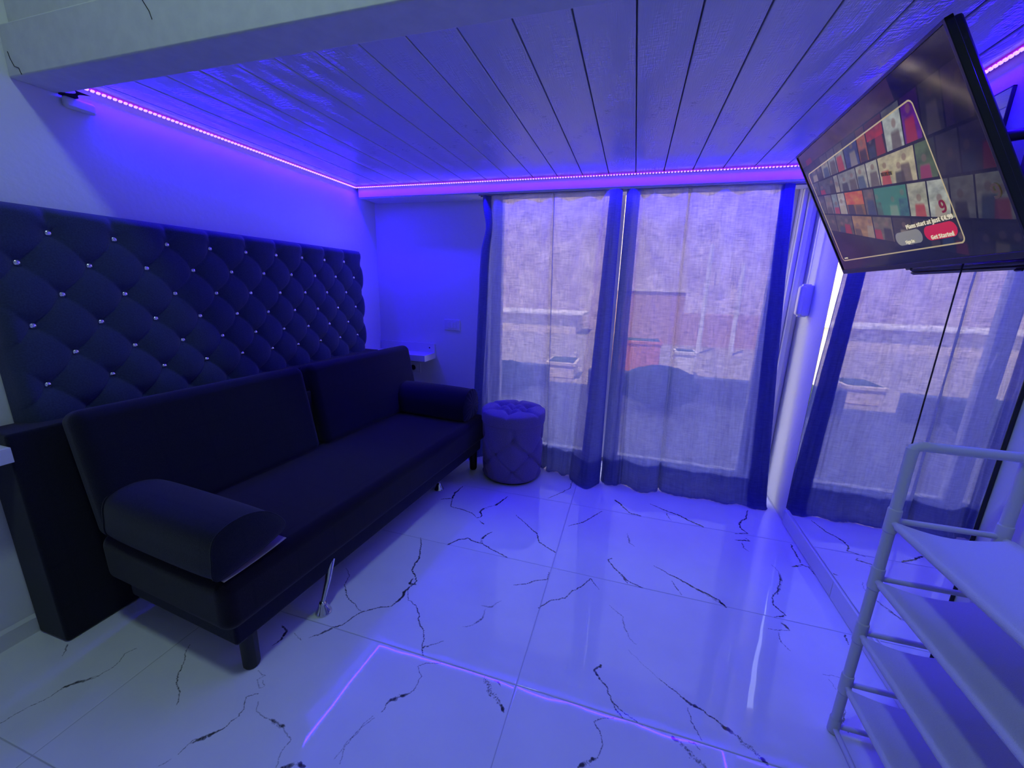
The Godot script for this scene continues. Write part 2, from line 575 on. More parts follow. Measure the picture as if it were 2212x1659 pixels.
# one polished tile print: white body, grey clouds, thin dark veins
func tile_material(key: String, sd: int) -> StandardMaterial3D:
	var m := mat("tile_" + key, Color.WHITE, 0.025, 0.0, 0.6)
	var w := 1024
	var h := 512
	var cloud := noise_image(128, 64, 0.03, 300 + sd, 4, w, h)
	var im := tinted(cloud, lin(0.80, 0.80, 0.81), lin(0.86, 0.86, 0.86))
	rng.seed = hash(key)
	for vn in VEINS.get(key, []):
		var pts := PackedVector2Array()
		for k in range(4, vn.size(), 2):
			pts.append(Vector2(vn[k], vn[k + 1]))
		var tone: float = vn[3]
		var total := 0.0
		for k in pts.size() - 1:
			total += pts[k].distance_to(pts[k + 1])
		var gone := 0.0
		var jit := Vector2.ZERO
		for k in pts.size() - 1:
			var ln := pts[k].distance_to(pts[k + 1])
			var steps := maxi(1, int(ln / 1.4))
			for s in steps:
				var f := (gone + ln * s / steps) / maxf(total, 1.0)
				var wd: float = lerpf(vn[0], vn[1], f * 2.0) if f < 0.5 else lerpf(vn[1], vn[2], f * 2.0 - 1.0)
				jit = jit * 0.86 + Vector2(rng.randf_range(-1, 1), rng.randf_range(-1, 1)) * (0.8 + wd * 0.15)
				var p := pts[k].lerp(pts[k + 1], float(s) / steps) + jit
				if wd > 5.0:   # broad patches: broken flecks with pale holes between
					for q in 3:
						var o := Vector2(rng.randf_range(-1, 1), rng.randf_range(-1, 1)) * wd * 0.8
						stamp(im, p.x + o.x, p.y + o.y, wd * rng.randf_range(0.08, 0.26), Color(0.2, 0.2, 0.19), tone * rng.randf_range(0.1, 0.5))
				else:
					stamp(im, p.x, p.y, maxf(wd * rng.randf_range(0.4, 1.3), 1.0), Color(0.2, 0.2, 0.205), tone * rng.randf_range(0.2, 0.75))
			gone += ln
	m.albedo_texture = tex(im)
	return m

func make_terrace_door() -> void:
	var d := structure("window_1", "white glazed terrace door behind the curtains", "terrace door")
	var x0 := 0.95
	var x1 := 2.86
	var zz := -2.95
	for a in [[x0, x0 + 0.03], [x1 - 0.03, x1]]:
		slab(d, "frame", Vector3(a[0], 0.0, zz - 0.035), Vector3(a[1], 1.99, zz + 0.035), M.pvc, 0.004)
	slab(d, "frame", Vector3(x0, 1.96, zz - 0.035), Vector3(x1, 1.99, zz + 0.035), M.pvc, 0.004)
	slab(d, "threshold", Vector3(x0, 0.0, zz - 0.035), Vector3(x1, 0.022, zz + 0.035), M.grey_rail, 0.002)
	for leaf in [[x0 + 0.032, 1.873], [1.877, x1 - 0.032]]:
		var l: MeshInstance3D = slab(d, "leaf", Vector3(leaf[0], 0.024, zz - 0.03), Vector3(leaf[0] + 0.042, 1.958, zz + 0.03), M.pvc, 0.005)
		var c: Vector3 = l.position
		for p in [[Vector3(leaf[1] - 0.042, 0.024, zz - 0.03), Vector3(leaf[1], 1.958, zz + 0.03)], [Vector3(leaf[0] + 0.042, 0.024, zz - 0.03), Vector3(leaf[1] - 0.042, 0.06, zz + 0.03)], [Vector3(leaf[0] + 0.042, 1.91, zz - 0.03), Vector3(leaf[1] - 0.042, 1.958, zz + 0.03)]]:
			slab(l, "rail", p[0] - c, p[1] - c, M.pvc, 0.005)
		slab(l, "pane", Vector3(leaf[0] + 0.038, 0.055, zz - 0.004) - c, Vector3(leaf[1] - 0.038, 1.915, zz + 0.004) - c, M.window_glass, 0.0005)
	var h := put("handle", Shape.new().tube([Vector3(1.90, 0.98, zz + 0.03), Vector3(1.90, 0.98, zz + 0.07), Vector3(1.915, 0.975, zz + 0.078), Vector3(1.93, 0.90, zz + 0.078)], 0.009, 8).mesh(), M.pvc, d)
	h.name = "handle"
	# stepped white moulding between the door and the corner
	var t := structure("trim_3", "white stepped moulding beside the right curtain", "trim")
	slab(t, "moulding", Vector3(2.862, 0.0, WALL_Z), Vector3(2.885, 1.868, WALL_Z + 0.03), M.pvc, 0.006)
	slab(t, "moulding", Vector3(2.885, 0.0, WALL_Z), Vector3(2.915, 1.868, WALL_Z + 0.05), M.pvc, 0.01)
	slab(t, "moulding", Vector3(2.915, 0.0, WALL_Z), Vector3(2.944, 1.868, WALL_Z + 0.025), M.pvc, 0.008)

func make_outdoors() -> void:
	var g := structure("ground", "paved terrace and yard beyond the door", "ground")
	slab(g, "paving", Vector3(-40, -0.3, -60), Vector3(46, -0.05, -3.06), M.terrace_paving)
	var p := structure("trim_4", "low rendered parapet along the terrace", "parapet")
	slab(p, "parapet_wall", Vector3(-10, -0.06, -5.35), Vector3(0.95, 0.25, -5.2), M.parapet_render, 0.01)
	slab(p, "parapet_wall", Vector3(1.5, -0.06, -5.35), Vector3(14, 0.25, -5.2), M.parapet_render, 0.01)
	var w := thing("garden_wall", "sunlit ochre garden wall beyond the terrace, seen through the curtains", "wall", Vector3(0, 0, -11))
	slab(w, "wall_panel", Vector3(1.1, -0.1, -0.1), Vector3(3.2, 1.25, 0.1), M.ochre_render, 0.01)
	slab(w, "wall_panel", Vector3(3.2, -0.1, -0.1), Vector3(9.0, 0.75, 0.1), M.ochre_render, 0.01)
	slab(w, "coping", Vector3(1.0, 1.25, -0.14), Vector3(3.3, 1.30, 0.14), M.pale_render, 0.01)
	var nh := thing("neighbour_house", "long pinkish sunlit house front beyond the yard, seen through the curtains", "house", Vector3(2, -0.05, -15))
	slab(nh, "house_wall", Vector3(-16, 0, -3), Vector3(18, 6.2, 0), M.facade_render, 0.02)
	slab(nh, "roof_edge", Vector3(-16.3, 6.2, -3.2), Vector3(18.3, 6.4, 0.35), M.pale_render, 0.02)
	var w2 := thing("outbuilding", "pale sunlit outbuilding beyond the terrace, seen through the left curtain", "building", Vector3(-3.2, 0, -12))
	slab(w2, "wall_panel", Vector3(-3.0, -0.1, -1.5), Vector3(3.6, 0.5, 0.0), M.pale_render, 0.01)
	slab(w2, "roof_edge", Vector3(-3.2, 0.5, -1.6), Vector3(3.8, 0.57, 0.15), M.post_white, 0.01)
	for a in [[3.45, 2.3, "taller slim white post in the sun beyond the terrace"], [4.1, 1.9, "shorter slim white post in the sun beyond the terrace"]]:
		var post := thing("fence_post", a[2], "post", Vector3(a[0], -0.06, -9.6), 0.0, "white posts beyond the terrace")
		put("shaft", Shape.new().lathe(Vector3.ZERO, [Vector2(0.05, 0), Vector2(0.045, a[1] * 0.5), Vector2(0.04, a[1]), Vector2(0.0, a[1] + 0.02)], 10).mesh(), M.post_white, post)
	# planters standing in the sun past the parapet
	for a in [[2.0, -7.0, 0.95, 0.52, 0.4, "terracotta", "long terracotta planter in the sun behind the parapet"], [2.85, -6.9, 0.3, 0.4, 0.3, "post_white", "small white planter in the sun beside the terracotta one"], [1.02, -6.1, 0.42, 0.24, 0.5, "pale_render", "low pale stone trough in the sun at the parapet gap"]]:
		var pl := thing("planter", a[6], "planter", Vector3(a[0], -0.05, a[1]), 0.0, "planters in the sunny yard")
		slab(pl, "trough", Vector3(-a[2] / 2, 0.0, -a[4] / 2), Vector3(a[2] / 2, a[3], a[4] / 2), M[a[5]], 0.02)
		slab(pl, "rim", Vector3(-a[2] / 2 - 0.02, a[3] - 0.05, -a[4] / 2 - 0.02), Vector3(a[2] / 2 + 0.02, a[3] + 0.005, a[4] / 2 + 0.02), M[a[5]], 0.012)
		slab(pl, "soil", Vector3(-a[2] / 2 + 0.02, a[3], -a[4] / 2 + 0.02), Vector3(a[2] / 2 - 0.02, a[3] + 0.012, a[4] / 2 - 0.02), M.foliage, 0.004)
	var bump_n := FastNoiseLite.new()
	bump_n.seed = 4
	bump_n.frequency = 2.2
	for a in [[2.35, 0.24, "round dark shrub standing on the terrace behind the right curtain"], [0.55, 0.2, "smaller dark shrub standing on the terrace behind the left curtain"]]:
		var sh := thing("shrub", a[2], "shrub", Vector3(a[0], -0.05, -4.7))
		var r: float = a[1]
		put("foliage", Shape.new().grid(24, 14, func(u: float, w3: float):
			var d := Vector3(sin(w3 * PI) * cos(u * TAU), -cos(w3 * PI), sin(w3 * PI) * sin(u * TAU))
			return Vector3(0, r * 1.12, 0) + d * r * Vector3(1.7, 1.0, 1.0) * (1.0 + 0.22 * bump_n.get_noise_3dv(d * 1.5 + Vector3(a[0], 0, 0)))).mesh(), M.foliage, sh)

# ---------------------------------------------------------------- lamps
func make_led_strips() -> void:
	var ribbon := mat("led_ribbon", lin(0.2, 0.02, 0.2), 0.4)
	ribbon.emission_enabled = true
	ribbon.emission = lin(0.34, 0.002, 0.7)
	ribbon.emission_energy_multiplier = 1.1
	var dot := mat("led_diode", lin(0.8, 0.7, 0.8), 0.4)
	dot.emission_enabled = true
	dot.emission = lin(0.15, 0.09, 1.0)
	dot.emission_energy_multiplier = 6.0
	var c := LED_LIN.linear_to_srgb()
	var diode := BoxMesh.new()
	diode.size = Vector3(0.009, 0.007, 0.009)
	for a in [
			[Vector3(0.03, 1.931, -1.10), Vector3(0.03, 1.931, -2.60), Vector3(0.35, -1, 0), "violet LED strip glowing along the headboard wall"],
			[Vector3(0.03, 1.931, -2.602), Vector3(2.92, 1.931, -2.602), Vector3(0, -1, 0.0), "violet LED strip glowing above the curtains"],
			[Vector3(2.917, 1.931, -2.59), Vector3(2.917, 1.931, -1.08), Vector3(-0.35, -1, 0), "violet LED strip glowing above the mirrors"]]:
		var s := thing("led_strip", a[3], "LED strip", (a[0] + a[1]) * 0.5, 0.0, "violet LED strips under the loft ceiling")
		var d: Vector3 = a[1] - a[0]
		var ln := d.length()
		d /= ln
		var face: Vector3 = a[2].normalized()
		var side := face.cross(d).normalized()
		var turn := Basis(side, face, d).orthonormalized()
		put("ribbon", Shape.new().rbox(Vector3.ZERO, Vector3(0.011, 0.003, ln), 0.001, 1, turn).mesh(), ribbon, s)
		var count := int(ln / 0.0167)
		for k in count:
			var o := put("led", diode, dot, s, d * ((k + 0.5) / count - 0.5) * ln + face * 0.003)
			o.basis = turn
		area_light("led_light", face * 0.012, face, Vector2(0.012, ln), c, LED_ENERGY * ln, s, d)

func make_ceiling_lamp() -> void:
	var l := thing("ceiling_lamp", "square cool white ceiling lamp in the taller room", "lamp", Vector3(1.35, 3.2, -0.28))
	slab(l, "housing", Vector3(-0.13, -0.05, -0.13), Vector3(0.13, 0.0, 0.13), M.white_plastic, 0.008)
	var g := mat("lamp_diffuser", lin(0.8, 0.85, 0.85), 0.5)
	g.emission_enabled = true
	g.emission = LAMP_COLOR
	g.emission_energy_multiplier = 1.5
	slab(l, "diffuser", Vector3(-0.11, -0.056, -0.11), Vector3(0.11, -0.05, 0.11), g, 0.002)
	area_light("lamp_light", Vector3(0, -0.06, 0), Vector3.DOWN, Vector2(0.22, 0.22), LAMP_COLOR, LAMP_ENERGY, l, Vector3.FORWARD)

const LAMP_COLOR := Color(0.83, 1.0, 0.99)

# ---------------------------------------------------------------- furniture
const HB_P := 0.1835
const HB_Q := 0.1015

func tuft(z: float, y: float) -> float:
	# padding height over the buttons' plane; buttons lie where both diagonal counts are whole
	var zz := (z + 0.913) / HB_P
	var yy := (y - 1.412) / (2.0 * HB_Q)
	var ru := absf(zz + yy - roundf(zz + yy))
	var rv := absf(zz - yy - roundf(zz - yy))
	# nearest button: two families of rows, half a step apart
	var near := 9.0
	var row := roundf(yy * 2.0)
	for k in [row - 1.0, row, row + 1.0]:
		var off := 0.5 if int(absf(k)) % 2 == 1 else 0.0
		var col := roundf(zz - off) + off
		near = minf(near, Vector2((zz - col) * HB_P, (yy * 2.0 - k) * HB_Q).length())
	var pad := 1.0 - exp(-pow(near / 0.034, 1.6))
	var seam := exp(-pow(minf(ru, rv) * HB_P * 0.74 / 0.005, 2.0))
	var full := sqrt(clampf(minf(ru, rv) / 0.5, 0.0, 1.0))
	var h := 0.024 * pad + 0.012 * full - 0.003 * seam
	if y > 1.412:   # straight pleats above the last buttons
		var rz := absf(zz - roundf(zz))
		var pleat := 0.024 * (1.0 - exp(-pow(rz * HB_P / 0.022, 1.6)) * 0.6) + 0.012 * sqrt(rz * 2.0)
		h = lerpf(h, pleat, clampf((y - 1.412) / 0.04, 0.0, 1.0))
	return h

func make_headboard() -> void:
	var hb := thing("headboard", "tall dark blue velvet headboard, diamond tufted with crystal buttons", "headboard", Vector3(0, 0, -1.66))
	var z0 := -0.742
	var z1 := -2.585
	var zc := -1.66
	var pad := Shape.new()
	pad.grid(330, 150, func(u: float, w: float):
		var z: float = lerpf(z0, z1, u)
		var y: float = lerpf(0.5, 1.5, w)
		var e: float = minf(minf(z0 - z, (z - z1) * 0.6), 1.5 - y)
		var round_off := sqrt(clampf(1.0 - pow(1.0 - clampf(e / 0.035, 0.0, 1.0), 2.0), 0.0, 1.0))
		return Vector3(0.012 + round_off * (0.05 + tuft(z, y)), y, z - zc), Vector2(9, 5))
	put("tufted_pad", pad.mesh(), M.headboard_velvet, hb)
	slab(hb, "backing", Vector3(0.001, 0.5, z0 - zc - 0.004), Vector3(0.03, 1.497, z1 - zc + 0.004), M.headboard_velvet, 0.01)
	var low := Shape.new().rbox(Vector3.ZERO, Vector3(0.146, 0.782, 1.94), 0.012, 2)
	for k in low.v.size():   # leans a little: deeper at the floor than at the top
		if low.v[k].x > 0.0:
			low.v[k].x += 0.016 * (0.5 - low.v[k].y / 0.782)
	put("lower_panel", low.mesh(), M.sofa_fabric, hb, Vector3(0.086, 0.394, -1.63 - zc))
	var btn := SphereMesh.new()
	btn.radius = 0.0115
	btn.height = 0.017
	btn.radial_segments = 10
	btn.rings = 5
	for r in 6:
		var y := 1.412 - HB_Q * r
		var z := -0.913 + (HB_P * 0.5 if r % 2 == 1 else 0.0)
		while z > z1 + 0.04:
			if z < z0 - 0.03:
				var b := put("crystal_button", btn, M.crystal, hb, Vector3(0.067, y, z - zc))
				b.rotation.z = PI / 2
			z -= HB_P

func cushion(size: Vector3, r: float, puff: float, seg := 6) -> Shape:
	var s := Shape.new().rbox(Vector3.ZERO, size, r, seg)
	return s

func make_sofa() -> void:
	var so := thing("sofa_bed", "long black-blue fabric sofa bed with two back cushions and chrome legs", "sofa", Vector3(0.905, 0, -0.71), deg_to_rad(-4.77))
	var ln := 1.85
	# seat with a slightly crowned top
	var seat := Shape.new().rbox(Vector3(-0.33, 0.297, -ln / 2), Vector3(0.66, 0.186, ln), 0.045, 5)
	put("seat", seat.mesh(), M.seat_velvet, so)
	slab(so, "base_frame", Vector3(-0.60, 0.13, -0.035), Vector3(-0.03, 0.215, -ln + 0.035), M.sofa_fabric, 0.012)
	slab(so, "rear_frame", Vector3(-0.66, 0.10, -0.06), Vector3(-0.60, 0.40, -ln + 0.06), M.sofa_fabric, 0.012)
	# back cushions lean against the headboard
	for k in 2:
		var b := Shape.new().rbox(Vector3.ZERO, Vector3(0.105, 0.46, 0.905), 0.042, 6)
		for q in b.v.size():   # fuller in the middle than at the edges
			var p := b.v[q]
			var f := (1.0 - pow(absf(p.y) / 0.23, 3.0)) * (1.0 - pow(absf(p.z) / 0.4525, 6.0))
			b.v[q].x += signf(p.x) * 0.012 * f
		var o := put("back_cushion", b.mesh(), M.sofa_fabric, so, Vector3(-0.645, 0.607, -0.455 - k * 0.935))
		o.rotation.z = deg_to_rad(11.0)
	slab(so, "back_hinge", Vector3(-0.69, 0.40, -0.895), Vector3(-0.64, 0.70, -0.95), M.black_wood, 0.01)
	# feet
	for z in [-0.085, -1.742]:
		put("foot", Shape.new().lathe(Vector3(-0.055, 0, z), [Vector2(0.0, 0.0), Vector2(0.021, 0.0), Vector2(0.026, 0.01), Vector2(0.027, 0.14)], 14).mesh(), M.black_wood, so)
		put("foot", Shape.new().lathe(Vector3(-0.50, 0, z * 0.7 - 0.28), [Vector2(0.0, 0.0), Vector2(0.021, 0.0), Vector2(0.026, 0.01), Vector2(0.027, 0.14)], 14).mesh(), M.black_wood, so)
	for a in [[Vector3(-0.012, 0, -0.35), Vector3(-0.05, 0.19, -0.45)], [Vector3(-0.118, 0, -1.383), Vector3(-0.15, 0.19, -1.30)]]:
		var leg := put("chrome_leg", Shape.new().taper([a[0] + Vector3(0, 0.045, 0), a[0].lerp(a[1], 0.45) + Vector3(0.004, 0.02, 0), a[1]], [0.008, 0.0115, 0.017], 12).mesh(), M.chrome, so)
		leg.set_meta("label", "curved chrome leg")
		put("foot_cup", Shape.new().lathe(a[0], [Vector2(0.0, 0.001), Vector2(0.031, 0.001), Vector2(0.031, 0.005), Vector2(0.027, 0.012), Vector2(0.016, 0.035), Vector2(0.012, 0.048), Vector2(0.0, 0.05)], 20).mesh(), M.chrome, leg)
	# loose bolsters at both ends
	bolster("wedge shaped black-blue bolster cushion beside the paper sheet", Vector3(0.905, 0, -0.71), -0.58, -0.03, [Vector2(-0.005, 0.40), Vector2(0.0, 0.47), Vector2(-0.012, 0.53), Vector2(-0.05, 0.556), Vector2(-0.11, 0.562), Vector2(-0.17, 0.545), Vector2(-0.215, 0.51), Vector2(-0.245, 0.465), Vector2(-0.238, 0.44), Vector2(-0.19, 0.422), Vector2(-0.10, 0.404)], 0.03)
	bolster("round black-blue bolster cushion against the wall shelf end of the sofa", Vector3(0.905, 0, -0.71), -0.58, -0.055, [Vector2(-1.60, 0.40), Vector2(-1.585, 0.45), Vector2(-1.595, 0.52), Vector2(-1.63, 0.575), Vector2(-1.69, 0.6), Vector2(-1.75, 0.59), Vector2(-1.79, 0.55), Vector2(-1.805, 0.48), Vector2(-1.79, 0.41), Vector2(-1.70, 0.392)], 0.0)
	var pp := thing("paper_sheet", "pale folded paper tucked under the wedge bolster", "paper", Vector3(0.905, 0, -0.71), deg_to_rad(-4.77))
	put("sheet", Shape.new().grid(6, 6, func(u: float, w: float): return Vector3(-0.12 + 0.105 * u, 0.3925 + 0.016 * w * w, -0.02 - 0.215 * w)).mesh(), M.paper, pp)

func smooth_loop(pts: Array, per: int) -> Array:
	var r := []
	var c := pts.size()
	for k in c:
		for s in per:
			r.append(pts[k].cubic_interpolate(pts[(k + 1) % c], pts[(k + c - 1) % c], pts[(k + 2) % c], float(s) / per))
	return r

func bolster(label: String, at: Vector3, xa: float, xb: float, outline: Array, pleats: float) -> void:
	var o := thing("bolster_cushion", label, "cushion", at, deg_to_rad(-4.77), "bolsters of the sofa bed")
	var loop := smooth_loop(outline, 5)
	var mid := Vector2.ZERO
	for p in loop:
		mid += p / loop.size()
	var c := loop.size()
	var ends := [0.0, 0.35, 0.65, 0.86, 0.96, 1.0]
	put("cover", Shape.new().grid(c, 24, func(u: float, w: float):
		var p: Vector2 = loop[roundi(u * c) % c]
		var x: float = lerpf(xa, xb, w)
		var k: float = 1.0 - 0.035 * pow(absf(w * 2.0 - 1.0), 6.0) + 0.012 * sin(w * PI)
		var q := mid + (p - mid) * k
		return Vector3(x, q.y, q.x)).mesh(), M.sofa_fabric, o)
	for e in [[xa, -1.0], [xb, 1.0]]:
		put("end_panel", Shape.new().grid(c, 8, func(u: float, w: float):
			var p: Vector2 = loop[roundi(u * c) % c]
			var f: float = 0.965 * (1.0 - w)
			var q := mid + (p - mid) * f
			var dome: float = 0.022 * sqrt(1.0 - f * f) if f < 1.0 else 0.0
			var gather := 0.0 if pleats > 0.0 else 0.004 * sin(u * TAU * 16.0) * f
			return Vector3(e[0] + e[1] * (dome + gather), q.y, q.x)).mesh(), M.sofa_fabric, o)
		var seam := []
		for k in c + 1:
			var p2: Vector2 = mid + (loop[k % c] - mid) * 0.972
			seam.append(Vector3(e[0] + e[1] * 0.002, p2.y, p2.x))
		put("piping", Shape.new().tube(seam, 0.0035, 6, false).mesh(), M.sofa_fabric, o)

func make_pouf() -> void:
	var at := Vector3(1.274, 0, -2.485)
	var po := thing("pouf", "round grey-blue velvet pouf with button tufted top", "pouf", at)
	var r := 0.212
	put("body", Shape.new().grid(120, 40, func(u: float, w: float):
		var a: float = u * TAU
		var y: float = 0.014 + 0.392 * w
		var lat_a := (u - 0.2053) * 5.0
		var lat_y := (y - 0.09) / 0.22
		var e1 := absf(lat_a + lat_y - roundf(lat_a + lat_y))
		var e2 := absf(lat_a - lat_y - roundf(lat_a - lat_y))
		if y > 0.31:
			e1 = absf(lat_a - roundf(lat_a))
			e2 = e1
		var edge_k := clampf(minf(w, 1.0 - w) / 0.1, 0.0, 1.0)
		var knot := exp(-(e1 * e1 + e2 * e2) / 0.012)
		var dip := (0.010 * exp(-pow(minf(e1, e2) / 0.055, 2.0)) + 0.008 * (1.0 - sqrt(minf(e1, e2) * 2.0)) + (0.012 * knot if y <= 0.33 else 0.0)) * edge_k
		var rr := r - dip - 0.014 * pow(1.0 - minf(1.0, w / 0.06), 2.0) - 0.008 * (1.0 - w) * 0.5
		return Vector3(cos(a) * rr, y, sin(a) * rr)).mesh(), M.pouf_velvet, po)
	put("base_ring", Shape.new().lathe(Vector3.ZERO, [Vector2(0.0, 0.002), Vector2(r - 0.03, 0.002), Vector2(r - 0.024, 0.016), Vector2(0.0, 0.016)], 40).mesh(), M.black_wood, po)
	# lid: padded dome pulled down at six buttons and the middle
	var dots := [Vector2.ZERO]
	for k in 6:
		dots.append(Vector2.from_angle(k * TAU / 6.0 + 0.45) * 0.105)
	var lid := put("lid", Shape.new().grid(96, 40, func(u: float, w: float):
		var a: float = u * TAU
		var f := 1.0 - w
		var rr: float = 0.214 * minf(1.0, f * 1.12)
		var side: float = clampf((f - 1.0 / 1.12) / (1.0 - 1.0 / 1.12), 0.0, 1.0)
		var p := Vector2(cos(a), sin(a)) * rr
		var near := 9.0
		for d in dots:
			near = minf(near, p.distance_to(d))
		var crease := 1.0
		for k in 6:   # seams from the middle to each button and on to the rim
			var dirv := Vector2.from_angle(k * TAU / 6.0 + 0.45)
			if p.dot(dirv) > 0.0:
				crease = minf(crease, absf(p.cross(dirv)) / 0.03)
			var m0: Vector2 = dots[1 + k]
			var m1: Vector2 = dots[1 + (k + 1) % 6]
			var tt := clampf((p - m0).dot(m1 - m0) / (m1 - m0).length_squared(), 0.0, 1.0)
			crease = minf(crease, p.distance_to(m0.lerp(m1, tt)) / 0.03)
		var h := 0.458 + 0.034 * sqrt(clampf(1.0 - pow(rr / 0.226, 4.0), 0.0, 1.0))
		h -= 0.014 * pow(1.0 - minf(crease, 1.0), 2.0) + 0.034 * exp(-pow(near / 0.03, 2.0))
		h = lerpf(h, 0.404, side * side * 0.4 + side * 0.6) if side > 0.0 else h
		var bulge := 1.0 + 0.02 * sin(side * PI)
		return Vector3(p.x * bulge, h, p.y * bulge)).mesh(), M.pouf_velvet, po)
	var b := SphereMesh.new()
	b.radius = 0.009
	b.height = 0.01
	b.radial_segments = 10
	b.rings = 5
	for d in dots:
		put("button", b, M.pouf_velvet, lid, Vector3(d.x, 0.447, d.y))
	for k in 5:
		for row in 3:
			var an := TAU * ((k + (0.5 if row == 1 else 0.0)) / 5.0 + 0.2053)
			var y2 := 0.09 + 0.11 * row
			put("button", b, M.pouf_velvet, po, Vector3(cos(an), 0, sin(an)) * (r - 0.026) + Vector3(0, y2, 0))
	var ring := []
	for k in 49:
		ring.append(Vector3(cos(k * TAU / 48) * 0.213, 0.404, sin(k * TAU / 48) * 0.213))
	put("piping", Shape.new().tube(ring, 0.0035, 6, false).mesh(), M.pouf_velvet, po)

func make_curtains() -> void:
	var top1 := [0.955, -2.70, 0.985, -2.655, 1.02, -2.69, 1.06, -2.66, 1.16, -2.675, 1.26, -2.66, 1.36, -2.675, 1.43, -2.66, 1.445, -2.69, 1.455, -2.66, 1.56, -2.675, 1.66, -2.66, 1.74, -2.675, 1.775, -2.645, 1.83, -2.635, 1.865, -2.65, 1.84, -2.68, 1.79, -2.685, 1.80, -2.705, 1.85, -2.70]
	var bot1 := [0.88, -2.68, 0.91, -2.62, 0.95, -2.67, 1.0, -2.71, 1.12, -2.745, 1.26, -2.755, 1.40, -2.73, 1.47, -2.66, 1.485, -2.70, 1.50, -2.63, 1.56, -2.64, 1.62, -2.60, 1.66, -2.615, 1.69, -2.56, 1.79, -2.46, 1.86, -2.53, 1.87, -2.60, 1.74, -2.63, 1.76, -2.66, 1.84, -2.64]
	var top2 := [1.965, -2.695, 1.91, -2.69, 1.888, -2.66, 1.92, -2.64, 1.96, -2.65, 1.985, -2.675, 2.05, -2.66, 2.14, -2.675, 2.22, -2.66, 2.24, -2.69, 2.255, -2.66, 2.34, -2.675, 2.42, -2.655, 2.50, -2.675, 2.58, -2.66, 2.66, -2.675, 2.72, -2.66, 2.762, -2.67, 2.768, -2.72, 2.745, -2.77]
	var bot2 := [1.98, -2.66, 1.90, -2.66, 1.885, -2.61, 1.93, -2.565, 1.99, -2.58, 2.03, -2.61, 2.08, -2.57, 2.15, -2.53, 2.24, -2.58, 2.26, -2.64, 2.28, -2.585, 2.38, -2.57, 2.46, -2.555, 2.55, -2.58, 2.64, -2.56, 2.73, -2.575, 2.81, -2.56, 2.882, -2.57, 2.888, -2.61, 2.865, -2.66]
	curtain("sheer blue linen curtain twisted at its edge, hanging behind the pouf", top1, bot1, 0.0, 31, false)
	curtain("sheer blue linen curtain with a dark side hem, hanging beside the white moulding", top2, bot2, 0.37, 32, true)
	var rail := thing("curtain_rail", "slim pale double curtain track under the fascia", "curtain rail", Vector3(1.94, 1.862, -2.675))
	slab(rail, "track", Vector3(-1.0, -0.006, 0.008), Vector3(0.98, 0.006, 0.016), M.grey_rail, 0.002)
	slab(rail, "track", Vector3(-1.0, -0.006, -0.03), Vector3(0.98, 0.006, -0.022), M.grey_rail, 0.002)

func path(c: Array, u: float) -> Vector2:
	var k := c.size() / 2
	var f := clampf(u, 0.0, 1.0) * (k - 1)
	var a := mini(int(f), k - 2)
	var g := func(q: int) -> Vector2:
		q = clampi(q, 0, k - 1)
		return Vector2(c[q * 2], c[q * 2 + 1])
	return g.call(a).cubic_interpolate(g.call(a + 1), g.call(a - 1), g.call(a + 2), f - a)

func curtain(label: String, top: Array, bot: Array, off: float, sd: int, side_hem: bool) -> void:
	var o := thing("curtain", label, "curtain", Vector3(top[0], 0.0, -2.67), 0.0, "sheer blue curtains at the terrace door")
	var base := o.position
	var wr := FastNoiseLite.new()
	wr.seed = sd
	wr.frequency = 1.0
	var cloth := func(u: float, w: float, lift: float) -> Vector3:
		var a := path(top, u)
		var b := path(bot, u)
		var p := a.lerp(b, pow(w, 1.15))
		var y := lerpf(1.858, 0.0025, w)
		var d := 0.0045 * wr.get_noise_2d(u * 46.0, y * 1.1) * (0.3 + w) + 0.003 * wr.get_noise_2d(u * 14.0 + 9.0, y * 3.5)
		var z := p.y + d * 1.6 + lift
		if not side_hem and u < 0.2:   # left edge pinched in near the top, flaring below
			p.x += 0.03 * exp(-pow((y - 1.66) / 0.1, 2.0)) * (1.0 - u / 0.2)
		if w > 0.94:   # hem breaks on the floor
			z += 0.35 * pow((w - 0.94) / 0.06, 2.0) * 0.06 * (0.4 + wr.get_noise_2d(u * 9.0, 3.0))
			y += 0.010 * maxf(0.0, wr.get_noise_2d(u * 7.0, 8.0) - 0.3) * (w - 0.94) / 0.06
		if w > 0.972:   # the last strip lies forward on the floor
			var q := (w - 0.972) / 0.028
			y = lerpf(y, 0.0012 + 0.0012 * absf(wr.get_noise_2d(u * 20.0, 1.0)), minf(1.0, q * 1.6))
			z += 0.028 * q
		return Vector3(p.x, y, z) - base
	var sh := Shape.new().grid(230, 108, func(u: float, w: float): return cloth.call(u, w, 0.0), Vector2(1.0, 0.93))
	for k in sh.t.size():
		sh.t[k].x += off
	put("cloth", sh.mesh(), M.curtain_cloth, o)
	var hem := Shape.new().grid(230, 8, func(u: float, w: float): return cloth.call(u, 0.912 + 0.088 * w, -0.003), Vector2(1.0, 0.09))
	put("bottom_hem", hem.mesh(), M.curtain_cloth, o)
	if not side_hem:
		put("side_hem", Shape.new().grid(14, 60, func(u: float, w: float): return cloth.call(0.11 * u, w, -0.003), Vector2(0.08, 0.93)).mesh(), M.curtain_cloth, o)
	if side_hem:
		put("side_hem", Shape.new().grid(14, 60, func(u: float, w: float): return cloth.call(0.82 + 0.08 * u, w, -0.003), Vector2(0.08, 0.93)).mesh(), M.curtain_cloth, o)
		put("side_hem", Shape.new().grid(14, 60, func(u: float, w: float): return cloth.call(0.82 + 0.08 * u, w, -0.005), Vector2(0.07, 0.93)).mesh(), M.curtain_cloth, o)

